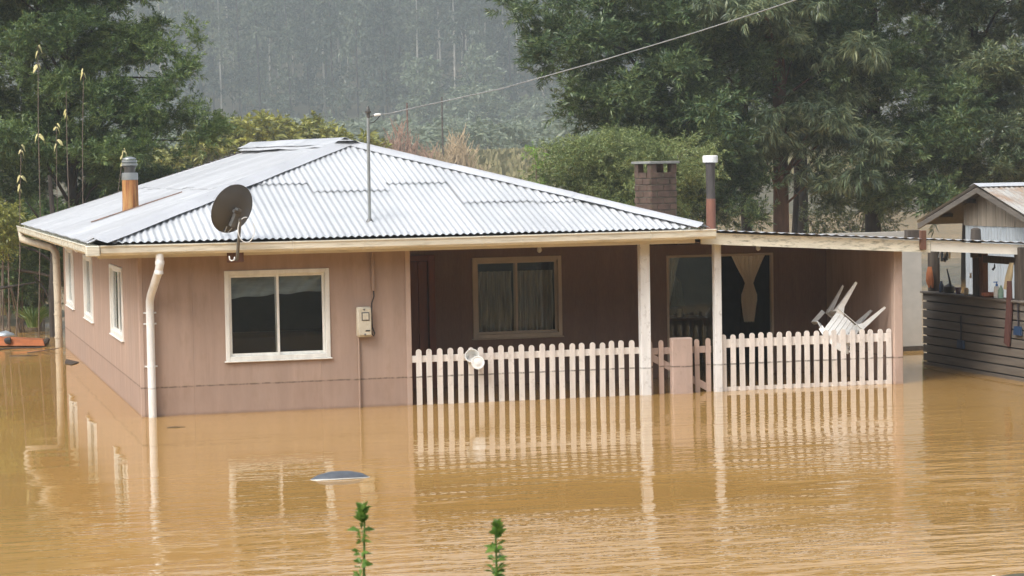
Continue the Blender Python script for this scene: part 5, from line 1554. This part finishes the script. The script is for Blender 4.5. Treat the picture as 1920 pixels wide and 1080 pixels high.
# debris by the left bank
pl_ = empty('orange_plank', (-0.62, 11.3, -0.05), 'broken rust orange board floating at the left edge', 'board')
mb = MB(); mb.add([(-1.5, 11.75, 0.16), (-0.32, 11.05, 0.10), (-0.30, 11.0, 0.02), (-1.5, 11.65, 0.02), (-1.48, 12.0, 0.17), (-0.28, 11.3, 0.11), (-0.26, 11.25, 0.0), (-1.48, 11.9, 0.0)],
                  [(0, 1, 2, 3), (7, 6, 5, 4), (0, 4, 5, 1), (1, 5, 6, 2), (2, 6, 7, 3), (3, 7, 4, 0)]); mb.build('board', M['rust_plank'], pl_)
mb = MB(); mb.tube([(-0.34, 11.1, 0.02), (-0.27, 11.1, 0.06), (-0.23, 11.12, 0.12)], [0.04, 0.05, 0.03], 8); mb.build('splintered_end', M['dark_wood'], pl_)
mb = MB(); mb.tube([(-0.85, 11.3, 0.09), (-0.83, 11.28, 0.10), (-0.79, 11.27, 0.10)], 0.05, 8); mb.build('knot', M['black'], pl_)
def stick(pts, r, lab, mat='dark_wood'):
    mb = MB(); mb.tube(pts, [r * (1 - .5 * i / (len(pts) - 1)) for i in range(len(pts))], 7); return tag(mb.build('stick', M[mat], smooth=True), lab, 'stick', 'drift sticks')
stick([(-1.3, 10.6, 0.0), (-0.8, 10.75, 0.02), (-0.35, 10.7, 0.015)], 0.018, 'long dark drift stick floating in front of the orange board')
stick([(-0.62, 9.9, 0.0), (-0.4, 10.05, 0.012), (-0.14, 10.2, 0.03)], 0.012, 'pale stick caught against the stained downpipe', 'twig')
stick([(-0.9, 9.4, 0.0), (-0.62, 9.3, 0.006), (-0.5, 9.35, 0.0)], 0.012, 'short stick drifting nearest the camera at the left')
stick([(0.12, -1.15, 0.0), (0.2, -1.16, 0.006), (0.30, -1.15, 0.0)], 0.008, 'tiny dark twig floating in front of the white downpipe')
mb = MB(); mb.tube([(0.0, 13.2, -0.3), (-0.02, 13.2, 0.7), (0.05, 13.3, 1.6), (0.0, 13.3, 2.6)], [0.075, 0.06, 0.05, 0.03], 9)
for (a, b) in (((0.0, 13.2, .5), (-0.3, 13.1, 1.0)), ((0.03, 13.3, 1.2), (-0.55, 13.1, 1.5)), ((0.04, 13.3, 1.5), (-0.4, 13.0, 2.2))):
    mb.tube([a, ((a[0] + b[0]) / 2, a[1], (a[2] + b[2]) / 2 + .05), b], [0.03, 0.02, 0.008], 6, False)
tag(mb.build('dead_snag', M['bark_dark'], smooth=True), 'dark dead snag standing in the water beside the stained downpipe', 'snag')
mb = MB(); mb.tube([(-1.6, 14.4, 1.25), (-0.8, 14.2, 1.12), (-0.1, 14.1, 0.98), (.15, 14.1, 0.9)], [0.035, 0.03, 0.025, 0.015], 7); tag(mb.build('fallen_branch', M['twig'], smooth=True), 'fallen branch lying across the left bank above the reeds', 'branch')
mb = MB(); mb.tube([(-1.5, 13.6, 0.95), (-0.8, 13.5, 0.8), (-0.25, 13.4, 0.88)], [0.03, 0.025, 0.012], 7); tag(mb.build('fallen_branch', M['bark_dark'], smooth=True), 'dark fallen branch just over the reeds at the left edge', 'branch')
bmm = bmesh.new(); bmesh.ops.create_icosphere(bmm, subdivisions=2, radius=1.0)
for v in bmm.verts: v.co = Vector((v.co.x * 0.16, v.co.y * 0.12, v.co.z * 0.07 * (1 + .3 * math.sin(v.co.x * 7))))
mb = MB(); mb.bm(bmm, Matrix.Translation((-0.80, 12.8, 0.08))); tag(mb.build('plastic_bag', M['zinc'], smooth=True), 'pale grey plastic bag caught at the left edge of the bank', 'bag')
bmm = bmesh.new(); bmesh.ops.create_icosphere(bmm, subdivisions=2, radius=1.0)
for v in bmm.verts: v.co = Vector((v.co.x * 0.035, v.co.y * 0.05, v.co.z * 0.018))
mb = MB(); mb.bm(bmm, Matrix.Translation((-0.33, 12.0, 0.015))); tag(mb.build('foam_scrap', M['white_plastic'], smooth=True), 'small white foam scrap floating behind the orange board', 'foam')
for (x, y, r, lab) in ((0.02 - 0.18, 8.2, 0.10, 'dark pointed leaf of debris floating beside the left wall'),):
    mb = MB(); mb.prism([(x - r * .9, y - .6), (x - r * .2, y - .9), (x + r * 1.1, y - .5), (x - r * .2, y + .1)], 0.004, 0.012, 2); tag(mb.build('floating_bark', M['dark_wood']), lab, 'bark')

# --- shrubs behind the house
def shrub(name, label, loc, blobs, n, mat, crad, sp, seed, temps=T_bush, group=None, cat='shrub'):
    s_ = empty(name, loc, label, cat, group)
    g = np.random.default_rng(seed)
    c = sample_blobs(blobs, n, g, sp)
    mb = MB()
    for p in c[::3]:
        mb.tube([(loc[0] + g.normal() * .2, loc[1], loc[2]), (loc[0] * .4 + p[0] * .6, p[1], loc[2] * .4 + p[2] * .6), tuple(p)], [0.05, 0.03, 0.01], 5, False)
    mb.build('stems', M['twig'], s_)
    quads_obj('foliage', crown_quads(c, g.uniform(crad[0], crad[1], len(c)), temps, g), mat, s_)
    return s_
for i_, (x, y, w_, lab) in enumerate(UND): shrub('bush', lab, (x, y, -0.6), [(x, y, 1.1, w_, .7, .75)], 26, M['leaf_under'], (.4, .65), .3, 140 + i_, T_bush, 'bushes under the right hand trees', 'bush')
shrub('willow_shrub', 'yellow green rounded shrub showing above the left part of the ridge', (11.3, 62, -0.6), [(9.3, 61, 3.2, 1.5, 1.2, .9), (11.0, 61, 3.6, 1.5, 1.2, 1.1), (8.0, 61, 2.6, 1.2, 1.0, .7)], 85, M['leaf_olive'], (.6, .9), .4, 31, T_far)
shrub('willow_shrub', 'yellow green shrub just behind the crown of the roof', (14.0, 64, -0.6), [(13.2, 63, 3.4, 1.5, 1.2, 1.1), (14.8, 63, 3.1, 1.2, 1.2, .9)], 60, M['leaf_olive'], (.6, .9), .4, 32, T_far)
shrub('willow_shrub', 'grey green low shrub left of the yellow shrubs by the left tree', (8.3, 75, -0.6), [(8.0, 75, 2.6, 1.8, 1.2, 1.3), (10.2, 76, 2.4, 1.5, 1.2, 1.0)], 50, M['leaf_light'], (.7, 1.0), .5, 33, T_far)

def bare_shrub(name, label, loc, w_, h, n, mat, seed):
    g = random.Random(seed)
    mb = MB()
    for i in range(n):
        x0 = loc[0] + g.uniform(-w_, w_) * .35; y0 = loc[1] + g.uniform(-1, 1)
        x1 = loc[0] + g.uniform(-w_, w_); hh = h * (1 - .35 * abs(x1 - loc[0]) / w_) * g.uniform(.6, 1.05)
        top = Vector((x1, y0 + g.uniform(-.8, .8), loc[2] + hh)); bot = Vector((x0, y0, loc[2]))
        mid = bot.lerp(top, .5) + Vector((g.uniform(-.3, .3), 0, 0))
        mb.tube([bot, mid, top], [0.06, 0.045, 0.02], 4, False)
        for q in range(11):
            s_ = bot.lerp(top, g.uniform(.35, .95))
            mb.tube([s_, s_ + Vector((g.uniform(-.6, .6), g.uniform(-.3, .3), g.uniform(.3, 1.0)))], [0.034, 0.014], 3, False)
    return tag(mb.build(name, mat, origin=loc), label, 'shrub', 'bare shrubs below the hill')
bare_shrub('bare_shrub', 'leafless red-brown shrub right of the mast at the foot of the hill', (26.0, 105, -0.4), 2.1, 6.0, 120, M['bare_red'], 1)
bare_shrub('bare_shrub', 'leafless tan shrub right of the red-brown one', (29.6, 106, -0.4), 1.6, 5.4, 95, M['bare_tan'], 2)
bare_shrub('bare_shrub', 'small leafless red-brown shrub left of the mast', (23.0, 108, -0.4), 1.4, 3.6, 40, M['bare_red'], 3)
bare_shrub('bare_shrub', 'pinkish leafless bush seen through the left tree', (10.8, 100, -0.5), 1.0, 4.6, 40, M['bare_red'], 4)
for i, (x, y, r, h, lab) in enumerate([(86, 320, 4.4, 7.0, 'rounded grey green shrub at the hill foot right of the bare shrubs'), (80.5, 335, 3.6, 12.5, 'pale green young tree at the hill foot above the track'), (91, 340, 4.2, 14, 'taller pale young tree at the hill foot'), (97, 325, 4.6, 5.5, 'low grey green shrub near the right end of the track'), (104, 322, 4.6, 4.5, 'small shrub beside the right hand trees on the far bank')]):
    z = float(terrain(np.array([x]), np.array([y]))[0])
    shrub('field_shrub', lab, (x, y, z), [(x, y, z + h * .55, r, r, h * .5)], 46, M['leaf_field'], (1.6, 2.4), 1.0, 90 + i, T_hill, 'shrubs at the hill foot')
for (x, y, h, lab) in ((37.0, 140, 5.0, 'thin dark pole standing in the far field'), (34.6, 141, 4.6, 'rusty thin pole left of the dark pole in the far field')):
    z = float(terrain(np.array([x]), np.array([y]))[0])
    mb = MB(); mb.tube([(x, y, z), (x, y, z + h)], [0.07, 0.06], 6); tag(mb.build('field_pole', M['dark_wood'] if h > 4.8 else M['brown_wood']), lab, 'pole', 'field poles')
# dry grass on the far bank
g = np.random.default_rng(99)
n = 9000
gxv = g.uniform(28, 66, n); gyv = g.uniform(118, 168, n)
gz = terrain(gxv, gyv)
ok = gz > 0.05
gxv, gyv, gz = gxv[ok], gyv[ok], gz[ok]
ok = np.abs(gyv - (158 - (gxv - 36) * 0.294)) > 3.6
gxv, gyv, gz = gxv[ok], gyv[ok], gz[ok]
hh = g.uniform(.25, .8, len(gxv)); ww = g.uniform(.12, .3, len(gxv)); an = g.uniform(0, PI, len(gxv))
dx, dy = np.cos(an) * ww, np.sin(an) * ww
P = np.stack([np.stack([gxv - dx, gyv - dy, gz - .05], 1), np.stack([gxv + dx, gyv + dy, gz - .05], 1), np.stack([gxv + dx * .4 + .1, gyv + dy * .4, gz + hh], 1), np.stack([gxv - dx * .7, gyv - dy * .7, gz + hh * .8], 1)], 1).reshape(-1, 3)
tag(quads_obj('dry_grass', P.astype(np.float32), M['dry_grass'], None, (0, 0, 0)), 'dry tussock grass covering the far bank', 'grass', kind='stuff')

# --- eucalyptus forest on the hill: one mesh set per variant, copied tree by tree
def hill_variant(seed):
    g = np.random.default_rng(200 + seed)
    H_ = g.uniform(26, 36)
    r = g.uniform(.17, .27)
    lean = g.normal(size=2) * .6
    mb = MB(); mb.tube([(0, 0, -0.5), (lean[0] * .4, lean[1] * .4, H_ * .5), (lean[0], lean[1], H_ * .95)], [r, r * .75, r * .3], 6)
    me_t = bpy.data.meshes.new('hill_trunk'); me_t.from_pydata(mb.v, [], mb.f); me_t.materials.append(M['bark_pale'] if seed % 2 == 0 else M['bark_dark'])
    for p in me_t.polygons: p.use_smooth = True
    k = 30
    c = []
    for i in range(k):
        t = g.uniform(.40 if seed % 2 == 0 else .14, 1.0)
        rad = 3.1 * (1.1 - t * .5) * math.sqrt(g.uniform(0.05, 1))
        a = g.uniform(0, 2 * PI)
        c.append((lean[0] * t + rad * math.cos(a), lean[1] * t + rad * math.sin(a), H_ * t))
    P = crown_quads(np.array(c), g.uniform(1.6, 2.7, k), T_hill, g, 1.05)
    me_c = fast_mesh('hill_crown', P, np.arange(len(P), dtype=np.int32).reshape(-1, 4), M['leaf_hill'])
    return me_t, me_c
VAR = [hill_variant(s) for s in range(8)]
g = np.random.default_rng(42)
fwd = np.array([0.2622, 0.9650]); rgt = np.array([0.9650, -0.2622]); cam2 = np.array([-2.535, -24.279])
cnt = 0
dist = 402.0
while dist < 660:
    halfw = dist * 0.236
    step = 5.6 if dist < 480 else 7.4
    s = -halfw + g.uniform(0, step)
    while s < halfw:
        # hidden behind the near groves: leave those out except for a margin at their edges
        u = s / dist * 4300 + 960
        vis = (170 < u < 1110) or (u >= 1110 and g.uniform() < 0.08) or (u <= 170 and g.uniform() < 0.2)
        if vis and cnt < 285:
            p = cam2 + fwd * (dist + g.uniform(-4, 4)) + rgt * (s + g.uniform(-1, 1))
            z = float(terrain(np.array([p[0]]), np.array([p[1]]))[0])
            mt_, mc_ = VAR[g.integers(8)]
            e = bpy.data.objects.new('hill_tree', None); COL.objects.link(e)
            e.location = (p[0], p[1], z); sc_ = g.uniform(.82, 1.12)
            e.scale = (sc_, sc_, sc_ * g.uniform(.9, 1.1)); e.rotation_euler = (0, 0, g.uniform(0, 6.28))
            tag(e, 'tall hazy eucalyptus tree in the forest on the far hillside', 'tree', 'eucalyptus trees on the far hillside')
            for nm, me in (('trunk', mt_), ('crown', mc_)):
                o = bpy.data.objects.new(nm, me); COL.objects.link(o); o.parent = e
            cnt += 1
        s += step * g.uniform(.75, 1.25)
    dist += 17 if dist < 480 else 24
print('hill trees', cnt)
# understory and the wood beyond, one mass
n = 2200
P = []
dd = g.uniform(390, 800, n); ss = g.uniform(-.26, .26, n) * dd
c = cam2[None] + fwd[None] * dd[:, None] + rgt[None] * ss[:, None]
zz = terrain(c[:, 0], c[:, 1])
hh = np.where(dd > 600, g.uniform(1, 30, n), g.uniform(.5, 9, n))
P = crown_quads(np.stack([c[:, 0], c[:, 1], zz + hh], 1), np.where(dd > 600, 4.6, 2.6), T_hill, g)
tag(quads_obj('forest_understory', P, M['leaf_wood'], None, (0, 0, 0)), 'dense understory and far wood covering the hillside between the trees', 'forest', kind='stuff')

n = 620
dd = g.uniform(205, 400, n); ss = g.uniform(-.2, .08, n) * dd
c = cam2[None] + fwd[None] * dd[:, None] + rgt[None] * ss[:, None]
zz = terrain(c[:, 0], c[:, 1])
P = crown_quads(np.stack([c[:, 0], c[:, 1], zz + g.uniform(.2, 2.2, n)], 1), g.uniform(1.2, 2.8, n), T_hill, g)
tag(quads_obj('field_scrub', P, M['leaf_field'], None, (0, 0, 0)), 'low grey green scrub over the field below the hill', 'scrub', kind='stuff')

# --- wood on the slope behind the photographer (seen only as a reflection in the windows)
n = 900
dd = g.uniform(-75, -30, n); ss = g.uniform(-60, 60, n)
c = cam2[None] + fwd[None] * dd[:, None] + rgt[None] * ss[:, None]
zz = terrain(c[:, 0], c[:, 1])
P = crown_quads(np.stack([c[:, 0], c[:, 1], zz + g.uniform(.5, 6, n)], 1), np.full(n, 2.2), T_far, g)
tag(quads_obj('roadside_wood', P, M['leaf_wood'], None, (0, 0, 0)), 'wooded slope across the road behind the photographer', 'forest', kind='stuff')

# --- foreground sprigs on the near bank
def sprig(name, base, tip, label, seed):
    g = np.random.default_rng(seed)
    s_ = empty(name, base, label, 'sprig', 'foreground sprigs')
    b, t = Vector(base), Vector(tip)
    pts = [b.lerp(t, k / 6) + Vector((0.012 * math.sin(k * 1.3 + seed), 0, 0)) for k in range(7)]
    mb = MB(); mb.tube(pts, [0.006, 0.0055, 0.005, 0.0045, 0.004, 0.0035, 0.002], 6); mb.build('stem', M['leaf_sprig'], s_, smooth=True)
    V = []
    L = (t - b).length
    def leaf(p, d, l, wd):
        d = d.normalized()
        sd_ = d.cross(Vector((g.normal(), g.normal(), g.normal() * .6))).normalized() * wd
        q = p + d * l * .55 + Vector((0, 0, .002))
        V.extend([p, q + sd_, p + d * l + Vector((0, 0, -.12 * l)), q - sd_])
    h = L * 0.3
    while h < L - 0.045:
        p = pts[0].lerp(t, h / L) + Vector((0.012 * math.sin(h / L * 7.8 + seed) * (1 - h / L), 0, 0))
        a0 = g.uniform(0, 6.28)
        for q_ in range(int(g.integers(6, 13))):
            a = a0 + g.normal() * .9 + (PI if q_ % 2 else 0)
            leaf(p + Vector((0, 0, g.uniform(-.008, .008))), Vector((math.cos(a), math.sin(a), g.uniform(-.1, .9))), g.uniform(.016, .042), g.uniform(.004, .0078))
        h += g.uniform(.014, .036)
    for q_ in range(44):
        a = g.uniform(0, 6.28)
        leaf(t + Vector((0, 0, g.uniform(-.034, 0.0))), Vector((math.cos(a) * g.uniform(.3, 1), math.sin(a), g.uniform(.5, 1.6))), g.uniform(.02, .038), g.uniform(.004, .0078))
    quads_obj('leaves', np.array([tuple(v) for v in V], dtype=np.float32), M['leaf_sprig'], s_)
    return s_
sprig('shrub_sprig', (-1.54, -19.0, 0.60), (-1.478, -19.0, 1.715), 'taller green sprig rising in the foreground below the sunken tub', 1)
sprig('shrub_sprig', (-1.22, -19.0, 0.60), (-1.149, -19.0, 1.657), 'shorter green sprig in the foreground right of the taller one', 2)
# stones at the water's edge, bottom right corner
bmm = bmesh.new(); bmesh.ops.create_icosphere(bmm, subdivisions=2, radius=1.0)
for v in bmm.verts: v.co = Vector((v.co.x * 0.028, v.co.y * 0.025, v.co.z * 0.012 * (1 + .3 * math.sin(v.co.x * 5))))
mb = MB(); mb.bm(bmm, Matrix.Translation((3.84, -11.77, 0.008))); tag(mb.build('white_stone', M['white_plastic'], smooth=True), 'small white stone at the water edge in the bottom right corner', 'stone')

# ------------------------------------------------------------------ haze
hz = MB(); hz.box(-620, 900, -220, 1100, -3.0, 205.0)
hm = bpy.data.materials.new('damp_air'); hm.use_nodes = True
ht = hm.node_tree
for n_ in list(ht.nodes):
    if n_.type != 'OUTPUT_MATERIAL': ht.nodes.remove(n_)
pv = ht.nodes.new('ShaderNodeVolumePrincipled')
pv.inputs['Color'].default_value = (0.72, 0.81, 0.86, 1)
pv.inputs['Density'].default_value = 0.00105
hm.cycles.homogeneous_volume = True
pv.inputs['Anisotropy'].default_value = 0.2
ht.links.new(pv.outputs[0], ht.nodes['Material Output'].inputs['Volume'])
tag(hz.build('haze', hm, origin=(0, 0, 0)), 'damp grey haze filling the valley', 'haze', kind='stuff')
